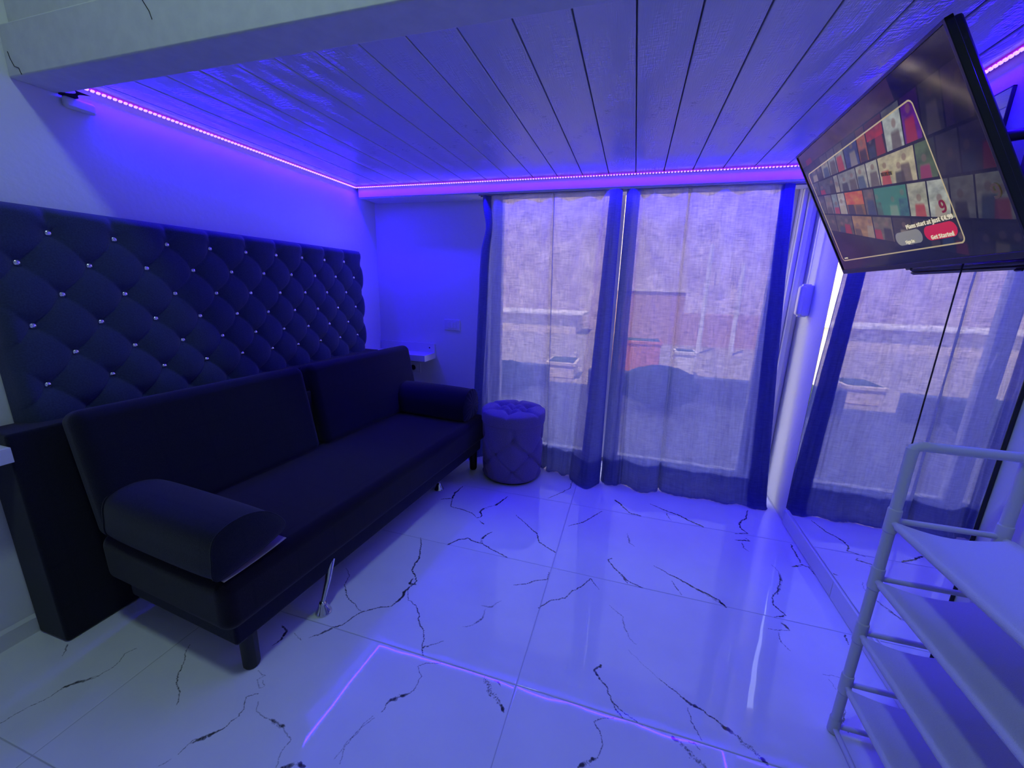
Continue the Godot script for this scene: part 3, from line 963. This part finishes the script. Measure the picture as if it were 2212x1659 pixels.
func make_wall_fittings() -> void:
	# wall shelf with an upright back board beyond the sofa
	var sh := thing("wall_shelf", "white floating shelf with upright back board above the socket", "shelf", Vector3(0.25, 0.70, WALL_Z))
	slab(sh, "back_board", Vector3(-0.245, 0.0, 0.0), Vector3(0.25, 0.12, 0.016), M.white_paint, 0.002)
	slab(sh, "board", Vector3(-0.245, 0.0, 0.016), Vector3(0.25, 0.048, 0.18), M.white_paint, 0.002)
	put("screw_hole", Shape.new().lathe(Vector3.ZERO, [Vector2(0.0, 0.001), Vector2(0.006, 0.001), Vector2(0.006, 0.0)], 10).mesh(), M.gap_black, sh, Vector3(0.205, 0.085, 0.016)).rotation.x = PI / 2
	var s2 := thing("wall_shelf", "white floating shelf at the open end of the headboard, above the baseboard", "shelf", Vector3(0, 0.70, -0.66))
	slab(s2, "back_board", Vector3(0.0, 0.0, 0.0), Vector3(0.016, 0.09, 0.5), M.white_paint, 0.002)
	slab(s2, "board", Vector3(0.016, 0.0, 0.0), Vector3(0.175, 0.05, 0.5), M.white_paint, 0.002)
	# switch
	var sw := thing("light_switch", "white rectangular wall switch near the curtain edge", "switch", Vector3(0.65, 0.976, WALL_Z))
	slab(sw, "plate", Vector3(-0.066, -0.042, 0.0), Vector3(0.066, 0.042, 0.009), M.white_plastic, 0.004)
	for k in 3:
		slab(sw, "rocker", Vector3(-0.036 + k * 0.0245, -0.024, 0.009), Vector3(-0.013 + k * 0.0245, 0.024, 0.0125), M.white_plastic, 0.002)
	var so := thing("power_socket", "white wall socket under the floating shelf", "socket", Vector3(0.30, 0.612, WALL_Z))
	slab(so, "plate", Vector3(-0.066, -0.04, 0.0), Vector3(0.066, 0.04, 0.009), M.white_plastic, 0.004)
	put("socket_well", Shape.new().lathe(Vector3.ZERO, [Vector2(0.021, 0.0005), Vector2(0.019, -0.003), Vector2(0.0, -0.004)], 24).mesh(), M.gap_black, so, Vector3(0.0, 0, 0.013)).rotation.x = PI / 2
	put("socket_rim", Shape.new().lathe(Vector3.ZERO, [Vector2(0.020, 0.0), Vector2(0.022, 0.004), Vector2(0.025, 0.004), Vector2(0.026, 0.0)], 24).mesh(), M.white_plastic, so, Vector3(0.0, 0, 0.009)).rotation.x = PI / 2
	for k in [-1, 1]:
		slab(so, "side_module", Vector3(k * 0.036 - 0.008, -0.024, 0.009), Vector3(k * 0.036 + 0.008, 0.024, 0.0115), M.white_plastic, 0.001)
	# roller blind strap winder in the corner
	var st := thing("strap_winder", "white roller-shutter strap winder on the corner moulding", "strap winder", Vector3(2.905, 1.245, -2.69))
	slab(st, "case", Vector3(0.0, -0.085, -0.02), Vector3(0.04, 0.085, 0.02), M.pvc, 0.004)
	var cv := Shape.new().rbox(Vector3.ZERO, Vector3(0.03, 0.165, 0.044), 0.012, 4)
	for k in cv.v.size():   # bowed front
		if cv.v[k].x < 0.0:
			cv.v[k].x -= 0.012 * cos(cv.v[k].y / 0.0825 * PI / 2.0)
	put("cover", cv.mesh(), M.pvc, st, Vector3(-0.008, 0, 0))
	for s in [-1, 1]:
		slab(st, "end_clip", Vector3(-0.012, s * 0.083 - 0.008, -0.012), Vector3(0.03, s * 0.083 + 0.008, 0.012), M.pvc, 0.003)
	slab(st, "strap", Vector3(0.008, 0.085, -0.009), Vector3(0.0105, 0.62, 0.009), M.white_paint, 0.0005)

func make_mirrors() -> void:
	for a in [[-2.425, -1.6005, 1.855, "tall frameless-look wall mirror with thin black edge beside the corner moulding", 0.087], [-1.5995, -1.286, 1.44, "narrower lower wall mirror with thin black edge behind the shoe rack", 0.087]]:
		var zc: float = (a[0] + a[1]) * 0.5
		var m := thing("wall_mirror", a[3], "mirror", Vector3(ROOM_R, a[4], zc), 0.0, "wall mirrors above the tile skirting")
		var hz: float = (a[1] - a[0]) * 0.5
		var h: float = a[2] - a[4]
		slab(m, "mirror_glass", Vector3(-0.010, 0.002, -hz + 0.003), Vector3(-0.001, h - 0.004, hz - 0.004), M.mirror_glass, 0.0005)
		slab(m, "edge_strip", Vector3(-0.0105, 0.0, hz - 0.003), Vector3(-0.001, h, hz), M.mirror_edge, 0.001)
		slab(m, "edge_strip", Vector3(-0.0105, h - 0.004, -hz), Vector3(-0.001, h, hz), M.mirror_edge, 0.001)
		slab(m, "edge_strip", Vector3(-0.0105, 0.0, -hz), Vector3(-0.001, h, -hz + 0.003), M.mirror_edge, 0.001)

func make_shoe_rack() -> void:
	var x0 := 2.685
	var x1 := 2.905
	var z0 := -1.17
	var z1 := -0.28
	var rk := thing("shoe_rack", "white tubular shoe rack with sagging cloth shelves beside the mirrors", "shoe rack", Vector3(x0, 0, z0))
	var levels := [0.022, 0.18, 0.362, 0.54, 0.715]
	var posts := [[x0, z0], [x1, z0], [x0, z1], [x1, z1]]
	for p in posts:
		var b := Vector3(p[0] - x0, 0, p[1] - z0)
		var post := put("post", Shape.new().tube([b + Vector3(0, 0.001, 0), b + Vector3(0, 0.915, 0)], 0.0125, 14).mesh(), M.rack_plastic, rk)
		for y in levels:
			put("connector", Shape.new().lathe(b, [Vector2(0.0, y - 0.034), Vector2(0.0135, y - 0.034), Vector2(0.0148, y - 0.03), Vector2(0.0148, y + 0.03), Vector2(0.0135, y + 0.034), Vector2(0.0, y + 0.034)] if y > 0.03 else [Vector2(0.0, 0.001), Vector2(0.0148, 0.001), Vector2(0.0148, 0.05), Vector2(0.0, 0.05)], 14).mesh(), M.rack_plastic, post)
	for z in [0.0, z1 - z0]:
		put("top_rail", Shape.new().tube([Vector3(0, 0.90, z), Vector3(0.003, 0.916, z), Vector3(0.016, 0.922, z), Vector3(x1 - x0 - 0.016, 0.922, z), Vector3(x1 - x0 - 0.003, 0.916, z), Vector3(x1 - x0, 0.90, z)], 0.0125, 12).mesh(), M.rack_plastic, rk)
	for y in levels:
		for z in [0.0, z1 - z0]:
			put("cross_bar", Shape.new().tube([Vector3(0, y, z), Vector3(x1 - x0, y, z)], 0.0075, 10).mesh(), M.rack_plastic, rk)
		for x in [0.0, x1 - x0]:
			put("long_bar", Shape.new().tube([Vector3(x, y - 0.004, 0), Vector3(x, y - 0.004, z1 - z0)], 0.0075, 10).mesh(), M.rack_plastic, rk)
		if y > 0.03:
			var yy: float = y
			put("cloth_shelf", Shape.new().grid(20, 20, func(u: float, w: float):
				# sleeve over the front bar, sagging span, sleeve over the rear bar
				var z: float = lerpf(0.028, z1 - z0 - 0.028, w)
				var f: float = clampf((u - 0.25) / 0.5, 0.0, 1.0)
				var sag := -0.018 * sin(f * PI) - 0.010 * sin(w * PI) * sin(f * PI)
				if u < 0.25:
					var an := lerpf(-2.2, PI / 2, u / 0.25)
					return Vector3(-cos(an) * 0.0105, yy - 0.004 + sin(an) * 0.0105, z)
				if u > 0.75:
					var an2 := lerpf(PI / 2, -2.2, (u - 0.75) / 0.25)
					return Vector3(x1 - x0 + cos(an2) * 0.0105, yy - 0.004 + sin(an2) * 0.0105, z)
				return Vector3(f * (x1 - x0), yy + 0.0065 + sag, z)).mesh(), M.rack_cloth, rk)
			put("hanging_edge", Shape.new().grid(2, 12, func(u: float, w: float): return Vector3(0.006 + 0.003 * u, yy - 0.012 - 0.014 * u, lerpf(0.028, z1 - z0 - 0.028, w))).mesh(), M.rack_cloth, rk)

# ---------------------------------------------------------------- television
func make_television() -> void:
	var tl := Vector3(2.57014, 1.82637, -2.06908)
	var tr := Vector3(2.53455, 1.82571, -1.16479)
	var bl := Vector3(2.81841, 1.36759, -2.03891)
	var x := (tr - tl).normalized()
	var y := (tl - bl)
	y = (y - x * y.dot(x)).normalized()
	var z := x.cross(y)
	var w := tl.distance_to(tr)
	var h := tl.distance_to(bl)
	var tv := thing("television", "flat screen television tilted down from the wall, showing a streaming menu", "television")
	tv.transform = Transform3D(Basis(x, y, z), (tr + bl) * 0.5)
	slab(tv, "back_shell", Vector3(-w / 2 + 0.004, -h / 2 + 0.004, -0.03), Vector3(w / 2 - 0.004, h / 2 - 0.004, -0.004), M.black_plastic, 0.008)
	slab(tv, "rear_housing", Vector3(-w * 0.32, -h / 2 + 0.03, -0.065), Vector3(w * 0.32, h * 0.12, -0.028), M.black_plastic, 0.015)
	for e in [[Vector3(-w / 2, h / 2 - 0.009, -0.012), Vector3(w / 2, h / 2, 0.003)], [Vector3(-w / 2, -h / 2, -0.012), Vector3(w / 2, -h / 2 + 0.017, 0.003)], [Vector3(-w / 2, -h / 2, -0.012), Vector3(-w / 2 + 0.009, h / 2, 0.003)], [Vector3(w / 2 - 0.009, -h / 2, -0.012), Vector3(w / 2, h / 2, 0.003)]]:
		slab(tv, "bezel", e[0], e[1], M.black_plastic, 0.0015)
	slab(tv, "badge", Vector3(-0.012, -h / 2 - 0.006, -0.004), Vector3(0.012, -h / 2 + 0.001, 0.002), M.black_plastic, 0.001)
	var scr := mat("television_screen", lin(0.004, 0.004, 0.005), 0.09)
	scr.emission_enabled = true
	scr.emission = Color.WHITE
	scr.emission_operator = BaseMaterial3D.EMISSION_OP_MULTIPLY
	scr.emission_energy_multiplier = 0.85
	scr.emission_texture = tex(menu_picture())
	var sx0 := -w / 2 + 0.009
	var sx1 := w / 2 - 0.009
	var sy1 := h / 2 - 0.009
	var sy0 := -h / 2 + 0.017
	var screen := put("screen", Shape.new().grid(1, 1, func(u: float, v2: float): return Vector3(lerpf(sx0, sx1, u), lerpf(sy1, sy0, v2), 0.0), Vector2.ONE, true).mesh(), scr, tv)
	# writing of the menu
	var ink := mat("screen_lettering", lin(0.01, 0.01, 0.01), 0.5)
	ink.emission_enabled = true
	ink.emission = lin(0.62, 0.56, 0.42)
	ink.emission_energy_multiplier = 1.0
	var dim := mat("screen_lettering_red", lin(0.01, 0.01, 0.01), 0.5)
	dim.emission_enabled = true
	dim.emission = lin(0.16, 0.012, 0.02)
	var dark := mat("screen_lettering_dark", lin(0.01, 0.01, 0.01), 0.5)
	dark.emission_enabled = true
	dark.emission = lin(0.05, 0.035, 0.025)
	var at := func(u: float, v2: float) -> Vector3: return Vector3(lerpf(-w / 2, w / 2, u), lerpf(h / 2, -h / 2, v2), 0.0012)
	for a in [["Plans start at just €4.99", 0.687, 0.757, 0.196, ink], ["Get Started", 0.727, 0.842, 0.088, ink], ["Sign In", 0.569, 0.842, 0.042, ink], ["BERLIN", 0.585, 0.437, 0.05, dark], ["9", 0.962, 0.70, 0.022, dark], ["9", 0.775, 0.70, 0.022, dim], ["Get Help", 0.085, 0.875, 0.026, ink]]:
		var t := TextMesh.new()
		var f := SystemFont.new()
		f.font_names = PackedStringArray(["Droid Sans"])
		f.font_weight = 700
		t.font = f
		t.text = a[0]
		t.font_size = 32
		t.pixel_size = 0.001
		t.depth = 0.001
		t.curve_step = 1.0
		var wide: float = t.get_aabb().size.x
		var o := put("screen_text", t, a[4], screen, at.call(a[1], a[2]))
		o.scale = Vector3.ONE * (a[3] * w / 0.9 / maxf(wide, 0.001))
		o.scale.z = 1.0
		if a[0] == "BERLIN":
			o.rotation.z = deg_to_rad(-10)
	area_light("screen_light", Vector3(-0.05, -0.02, 0.01), Vector3(0, 0, -1), Vector2(0.7, 0.4), Color(1.0, 0.93, 0.8), 0.012, tv)
	tv.get_node("screen_light").rotation = Vector3(0, PI, 0)
	# wall mount with a folding arm
	var mt := thing("tv_mount", "black folding wall mount with arm behind the television", "wall mount", Vector3(ROOM_R, 1.63, -1.44))
	slab(mt, "wall_plate", Vector3(-0.016, -0.13, -0.05), Vector3(0.0, 0.13, 0.05), M.black_metal, 0.004)
	put("arm", Shape.new().tube([Vector3(-0.02, 0.06, 0), Vector3(-0.09, 0.055, -0.02), Vector3(-0.16, 0.02, -0.06)], 0.014, 8).mesh(), M.black_metal, mt)
	put("arm", Shape.new().tube([Vector3(-0.02, -0.06, 0), Vector3(-0.08, -0.06, -0.02), Vector3(-0.135, -0.045, -0.06)], 0.014, 8).mesh(), M.black_metal, mt)
	var head := put("swivel_plate", Shape.new().rbox(Vector3.ZERO, Vector3(0.2, 0.2, 0.008), 0.002).mesh(), M.black_metal, mt, tv.position - z * 0.075 - mt.position + x * 0.08)
	head.basis = tv.basis
	var cb := thing("power_cable", "black television cable looping beside the wall mount", "cable", Vector3(ROOM_R, 1.66, -1.33))
	put("cord", Shape.new().tube([Vector3(-0.06, 0.03, -0.05), Vector3(-0.045, 0.06, 0.0), Vector3(-0.02, 0.03, 0.04), Vector3(-0.02, -0.06, 0.03), Vector3(-0.06, -0.1, -0.02)], 0.004, 8).mesh(), M.black_plastic, cb)

# the streaming menu: a slanted wall of posters, dimmed outside a rounded bright frame, two buttons
func menu_picture() -> Image:
	var w := 1024
	var h := 590
	var im := Image.create(w, h, false, Image.FORMAT_RGB8)
	var rows := [Vector2(0.10, 0.03), Vector2(0.242, 0.158), Vector2(0.342, 0.29), Vector2(0.495, 0.375), Vector2(0.64, 0.45)]
	var cols := [
		[0.0, 0.08, 0.14, 0.19, 0.26, 0.33, 0.40, 0.503, 0.565, 0.67, 0.766, 0.85, 0.94],
		[0.0, 0.10, 0.24, 0.28, 0.42, 0.49, 0.565, 0.757, 0.845, 0.93],
		[0.0, 0.10, 0.165, 0.216, 0.276, 0.41, 0.48, 0.66, 0.75, 0.838, 0.925],
		[0.0, 0.13, 0.262, 0.404, 0.52, 0.62, 0.74, 0.86]]
	# ground, figure and accent colours of each poster
	var pal := [
		[Color(0.16, 0.18, 0.22), Color(0.25, 0.26, 0.27), Color(0.2, 0.22, 0.26), Color(0.5, 0.5, 0.45), Color(0.5, 0.52, 0.5), Color(0.55, 0.56, 0.5), Color(0.2, 0.25, 0.42), Color(0.62, 0.36, 0.18), Color(0.10, 0.10, 0.10), Color(0.68, 0.71, 0.66), Color(0.36, 0.06, 0.5), Color(0.32, 0.3, 0.26), Color(0.3, 0.2, 0.36)],
		[Color(0.24, 0.25, 0.25), Color(0.3, 0.3, 0.28), Color(0.55, 0.55, 0.5), Color(0.5, 0.51, 0.48), Color(0.62, 0.62, 0.54), Color(0.66, 0.66, 0.58), Color(0.76, 0.72, 0.55), Color(0.30, 0.38, 0.22), Color(0.32, 0.30, 0.28), Color(0.26, 0.22, 0.28)],
		[Color(0.3, 0.28, 0.26), Color(0.45, 0.42, 0.38), Color(0.45, 0.5, 0.5), Color(0.68, 0.66, 0.6), Color(0.5, 0.36, 0.15), Color(0.38, 0.34, 0.3), Color(0.18, 0.42, 0.34), Color(0.66, 0.66, 0.56), Color(0.70, 0.72, 0.66), Color(0.62, 0.64, 0.58), Color(0.66, 0.68, 0.62)],
		[Color(0.32, 0.28, 0.22), Color(0.34, 0.30, 0.22), Color(0.6, 0.45, 0.25), Color(0.42, 0.38, 0.28), Color(0.22, 0.2, 0.16), Color(0.16, 0.16, 0.15), Color(0.13, 0.14, 0.14), Color(0.12, 0.13, 0.14)]]
	var acc := [Color(0.6, 0.12, 0.1), Color(0.1, 0.1, 0.11), Color(0.25, 0.2, 0.16), Color(0.55, 0.5, 0.42), Color(0.12, 0.2, 0.3)]
	var nz := noise_image(256, 256, 0.06, 501, 4, w, h).get_data()
	for py in h:
		for px in w:
			var u := (px + 0.5) / w
			var v2 := (py + 0.5) / h
			var row := -1
			for r in 5:
				if v2 > rows[r].x + rows[r].y * u:
					row = r
			var c := Color(0.02, 0.02, 0.022)
			var n := nz[py * w + px] / 255.0
			if row < 0:
				c = Color(0.16, 0.10, 0.10).lerp(Color(0.08, 0.05, 0.06), n)
			elif row == 4:
				c = Color(0.09, 0.09, 0.085).lerp(Color(0.05, 0.05, 0.05), n)
			else:
				var top: float = rows[row].x + rows[row].y * u
				var low: float = rows[row + 1].x + rows[row + 1].y * u
				var fv := (v2 - top) / (low - top)
				var us := u + 0.19 * (v2 - top)
				var cl: Array = cols[row]
				var k := 0
				for q in cl.size():
					if us > cl[q]:
						k = q
				var right: float = cl[k + 1] if k + 1 < cl.size() else 1.04
				var fu: float = (us - cl[k]) / (right - cl[k])
				var wide: float = right - cl[k]
				if fv > 0.035 and fv < 0.965 and fu * wide > 0.003 and (1.0 - fu) * wide > 0.003:
					c = pal[row][k].lerp(pal[row][k] * 0.6, n * 0.8)
					# soft plain figures: head and shoulders lighter or darker than the ground
					var id := (k * 3 + row * 2) % 5
					var people := clampi(roundi(wide / 0.07), 1, 3)
					var body := 0.0
					for f in people:
						var fc := (f + 0.5) / people + 0.1 * sin(k * 2.3 + row * 1.7 + f * 4.1)
						var fx := (fu - fc) * wide / 0.07
						var fy := fv - 0.12 * sin(f * 2.7 + k)
						var head := smoothstep(0.30, 0.16, Vector2(fx * 1.5, (fy - 0.36) * 2.3).length())
						var torso := smoothstep(0.06, -0.06, absf(fx) - 0.30 - 0.16 * (fy - 0.6)) * smoothstep(0.48, 0.6, fy)
						c = c.lerp(Color(0.42, 0.32, 0.26), head * 0.6)
						c = c.lerp(acc[(id + f) % 5], torso * 0.7)
						body = maxf(body, torso)
					if row == 0 and k == 8 and fv < 0.5: c = Color(0.6, 0.13, 0.08).lerp(c, n * 0.5)
					if row == 2 and k == 4 and fv < 0.55: c = Color(0.62, 0.2, 0.1).lerp(Color(0.7, 0.45, 0.15), n)
					if row == 1 and k == 7: c = c.lerp(Color(0.48, 0.10, 0.26), body * 0.8)
					if row == 2 and k == 6: c = c.lerp(Color(0.3, 0.62, 0.5), 0.5 * n)
				c *= 1.0 - 0.55 * clampf((0.35 - u) / 0.35, 0.0, 1.0) * 0.0
			# bright inside the rounded frame, dimmed outside
			var q2 := Vector2(absf(u - 0.4235) - 0.3885, (absf(v2 - 0.544) - 0.379) * 0.576)
			var d := Vector2(maxf(q2.x + 0.018, 0.0), maxf(q2.y + 0.018, 0.0)).length() + minf(maxf(q2.x + 0.018, q2.y + 0.018), 0.0) - 0.018
			if d > 0.0:
				c = c * 0.42
				if row < 0 and u < 0.75:
					c = Color(0.22, 0.14, 0.13).lerp(Color(0.16, 0.11, 0.10), n)
				if Vector2(u - 0.09, (v2 - 0.085) * 0.6).length() < 0.03 and absf(v2 - 0.085) < 0.02: c = Color(0.34, 0.07, 0.08)
			if absf(d) < 0.0026:
				c = Color(0.72, 0.66, 0.48)
			for bt in [[0.727, Color(0.76, 0.08, 0.2), 0.072], [0.5685, Color(0.5, 0.5, 0.47), 0.0725]]:
				var bq := Vector2(maxf(absf(u - bt[0]) - bt[2] + 0.024, 0.0), (v2 - 0.842) * 0.576)
				if bq.length() < 0.0245:
					c = bt[1]
			im.set_pixel(px, py, c)
	return im

func _ready() -> void:
	make_camera_and_light()
	make_materials()
	make_shell()
	make_terrace_door()
	make_outdoors()
	make_led_strips()
	make_ceiling_lamp()
	make_headboard()
	make_sofa()
	make_curtains()
	make_pouf()
	make_mirrors()
	make_television()
	make_shoe_rack()
	make_wall_fittings()

const VEINS := {
	"0_3": [
		[1.0,1.0,1.0,0.8,855,494,860,464,872,436,882,413,880,390,897,368,918,347,930,338,933,314,933,293,917,270,931,245],
		[0.5,4.5,0.5,0.55,881,405,884,385,899,369,915,354,930,338],
		[2.0,1.5,0.5,0.8,721,301,741,315,756,332],
	],
	"1_0": [
		[2.5,3.5,2.5,0.5,992,254,995,345,955,414,900,496],
	],
	"1_1": [
		[1.5,3.5,2.0,0.85,432,510,452,537,479,594,493,626,496,667,505,703,530,727,552,751,552,771],
		[2.0,4.5,2.0,0.85,419,16,410,96,421,153,366,183],
		[2.0,3.0,2.0,0.7,421,153,447,231,510,236,575,249,604,273],
		[2.0,6.0,2.0,0.85,690,38,661,136,611,191,606,229,629,264,607,280],
		[1.0,3.0,1.0,0.55,628,298,660,319,646,308],
		[1.5,2.5,2.5,0.9,782,194,837,241,871,269,917,314,937,364,976,391,1021,415],
		[3.0,2.5,2.5,0.85,567,512,595,468,632,441,669,456,704,458,754,480,801,496,839,514],
		[7.5,4.0,1.5,0.85,700,459,692,427,698,397,716,361],
	],
	"1_2": [
		[1.5,3.5,2.0,0.85,432,-2,452,25,479,82,493,114,496,155,505,191,530,215,552,239,552,259],
		[2.0,5.0,2.0,0.8,551,250,539,288,541,316,540,339,532,373],
		[2.0,2.0,1.5,0.85,532,373,489,396,463,421,448,431,436,463,425,494,404,512],
		[2.0,3.5,1.0,0.6,425,494,404,512,389,536,372,556,361,567],
		[1.5,4.0,2.0,0.85,532,230,534,260,560,252],
		[1.0,2.0,1.0,0.85,255,265,295,294,311,340,354,383,398,404,448,426],
		[1.0,2.0,1.5,0.9,544,291,571,329,611,347,641,375,653,403,682,424,702,454,711,487,732,513],
		[2.5,1.5,0.5,0.8,715,489,744,466,765,445],
		[3.0,2.5,2.5,0.85,567,0,595,-44,632,-71,669,-56,704,-54,754,-32,801,-16,839,2],
		[1.5,2.5,1.5,0.75,1019,28,1021,71,978,90,949,121,905,141],
		[2.0,2.0,2.0,0.85,1022,218,1052,173,1100,143,1121,102,1151,68,1179,12],
		[1.0,3.5,1.0,0.25,886,228,862,267,822,272],
		[2.0,3.5,1.0,0.3,846,281,851,321,830,360,799,378],
	],
	"1_3": [
		[1.0,1.5,1.0,0.9,41,188,48,206,80,234,99,252,110,271,130,287,161,299,174,310,193,330],
		[0.5,1.5,0.5,0.9,366,240,344,258,366,283,369,304,363,320,360,336,345,352,315,379,317,397,316,409],
		[0.5,5.5,1.0,0.6,361,335,346,353,331,369,318,385],
		[0.5,0.5,0.5,0.5,310,421,305,429,297,439],
		[1.0,1.0,1.0,0.5,308,189,340,196,330,211,355,228,365,219,344,209],
		[0.5,1.5,1.0,0.55,385,257,401,277,435,283,466,284,499,287,515,295,540,303,540,322,542,337,553,360],
		[1.5,6.5,1.5,0.5,454,281,484,287,503,286],
		[2.0,4.0,1.0,0.8,245,45,274,59,285,87,277,114],
		[1.0,1.0,0.5,0.5,304,56,344,71,334,64],
		[2.5,6.0,2.5,0.7,565,356,582,342,615,339],
		[2.0,2.0,1.5,0.85,532,-139,489,-116,463,-91,448,-81,436,-49,425,-18,404,0],
		[2.0,3.5,1.0,0.6,425,-18,404,0,389,24,372,44,361,55],
		[1.0,2.0,1.5,0.9,544,-221,571,-183,611,-165,641,-137,653,-109,682,-88,702,-58,711,-25,732,1],
		[0.5,1.0,1.0,0.8,791,4,749,21,733,35,758,60,760,93,753,112,724,137,709,157,712,171,709,182],
		[1.0,6.0,1.5,0.6,754,113,732,132,714,148,709,162],
		[0.5,1.5,0.5,0.5,701,199,682,228,674,253,674,274,688,310],
		[0.5,1.0,0.5,0.4,696,196,684,216,684,245,676,257,667,309],
		[5.5,8.0,3.5,0.95,929,7,940,21,957,37,983,50,998,64,1013,79],
		[1.0,2.0,1.0,0.7,960,6,972,10,985,17],
	],
	"2_0": [
		[5.0,3.0,3.0,0.85,219,395,249,424,269,464,296,500,350,508],
		[2.0,4.0,3.0,0.85,398,371,468,413,527,437,575,472,636,508],
		[3.0,8.5,2.0,0.85,552,451,575,472,606,486,636,508],
		[2.0,2.0,1.0,0.6,475,437,481,479,492,501],
		[2.0,4.0,2.0,0.75,881,268,852,359,813,406,805,457,828,496,768,520],
	],
	"2_1": [
		[2.0,3.0,2.0,0.8,19,202,81,148,119,85,160,18],
		[2.0,4.0,2.0,0.75,881,-244,852,-153,813,-106,805,-55,828,-16,768,8],
		[1.5,4.5,1.5,0.75,806,29,821,45,789,53,757,60],
		[1.5,2.5,1.5,0.65,785,72,783,114,796,133],
		[2.0,3.0,2.0,0.9,227,374,213,391,237,424,267,459,296,492,350,513],
		[1.5,2.5,1.5,0.8,267,465,282,487,296,508],
		[1.5,3.5,2.5,0.9,395,365,449,398,488,417,538,447,579,467,614,484,633,513],
		[2.5,8.0,2.5,0.9,543,452,573,465,608,485,633,511],
		[1.5,2.0,1.5,0.7,460,437,476,483,489,504],
		[0.5,2.0,2.0,0.7,866,200,880,241,866,301,842,360,811,404],
		[2.0,7.0,2.0,0.4,880,252,866,311,831,388],
		[2.0,2.5,2.0,0.85,811,404,801,449,827,489,784,512],
		[2.5,3.0,2.5,0.85,994,14,990,83,990,145],
		[1.5,6.5,1.5,0.85,943,185,989,158,1009,165],
		[2.0,2.0,1.5,0.8,1009,165,1013,190,1019,219],
		[1.5,3.5,1.0,0.3,286,171,299,238,323,264],
	],
	"2_2": [
		[2.0,2.0,2.0,0.85,-2,218,28,173,76,143,97,102,127,68,155,12],
		[2.0,1.5,0.5,0.8,155,12,171,33,194,60],
		[2.0,3.0,2.0,0.9,227,-138,213,-121,237,-88,267,-53,296,-20,350,1],
		[1.5,3.5,2.5,0.9,395,-147,449,-114,488,-95,538,-65,579,-45,614,-28,633,1],
		[3.0,5.0,1.0,0.8,802,22,812,35,818,48],
		[1.0,1.5,1.0,0.7,818,48,784,56,750,62],
		[1.0,1.5,1.0,0.7,780,69,774,108,791,134],
		[3.5,1.5,1.0,0.9,222,373,208,393,214,406,243,438,260,473,280,489,309,502,341,513],
		[1.0,2.0,1.5,0.8,260,473,273,494,290,513],
		[0.5,1.0,1.0,0.25,301,292,344,330,389,364],
		[1.0,2.0,2.0,0.9,389,364,408,378,441,398,463,412,494,423,526,441,550,455],
		[1.0,5.5,1.0,0.8,450,403,467,413,494,423],
		[3.5,7.0,4.0,0.92,537,452,557,459,576,471,600,489,626,514],
		[0.5,1.5,1.0,0.85,458,429,461,462,472,482,482,506],
		[2.0,3.0,1.0,0.85,991,7,985,31,983,50],
		[1.0,2.5,1.0,0.3,232,127,280,163,288,208,306,248,326,266],
		[1.0,1.0,0.5,0.45,857,197,882,191,905,193],
		[1.0,1.0,0.5,0.4,866,209,869,225,872,241],
		[1.0,2.5,1.5,0.8,868,300,844,347,850,367],
	],
	"2_3": [
		[3.5,1.5,1.0,0.9,222,-139,208,-119,214,-106,243,-74,260,-39,280,-23,309,-10,341,1],
		[1.0,2.0,1.5,0.8,260,-39,273,-18,290,1],
		[3.5,7.0,4.0,0.92,537,-60,557,-53,576,-41,600,-23,626,2],
		[0.5,1.5,1.0,0.85,267,6,240,17,220,33,240,58,245,83,234,115],
		[1.0,6.5,1.5,0.75,236,113,218,126,190,149],
		[4.0,7.5,6.0,0.95,412,8,428,13,440,25,459,39,485,54],
		[1.0,2.0,0.5,0.8,450,6,463,7,474,18],
	],
}
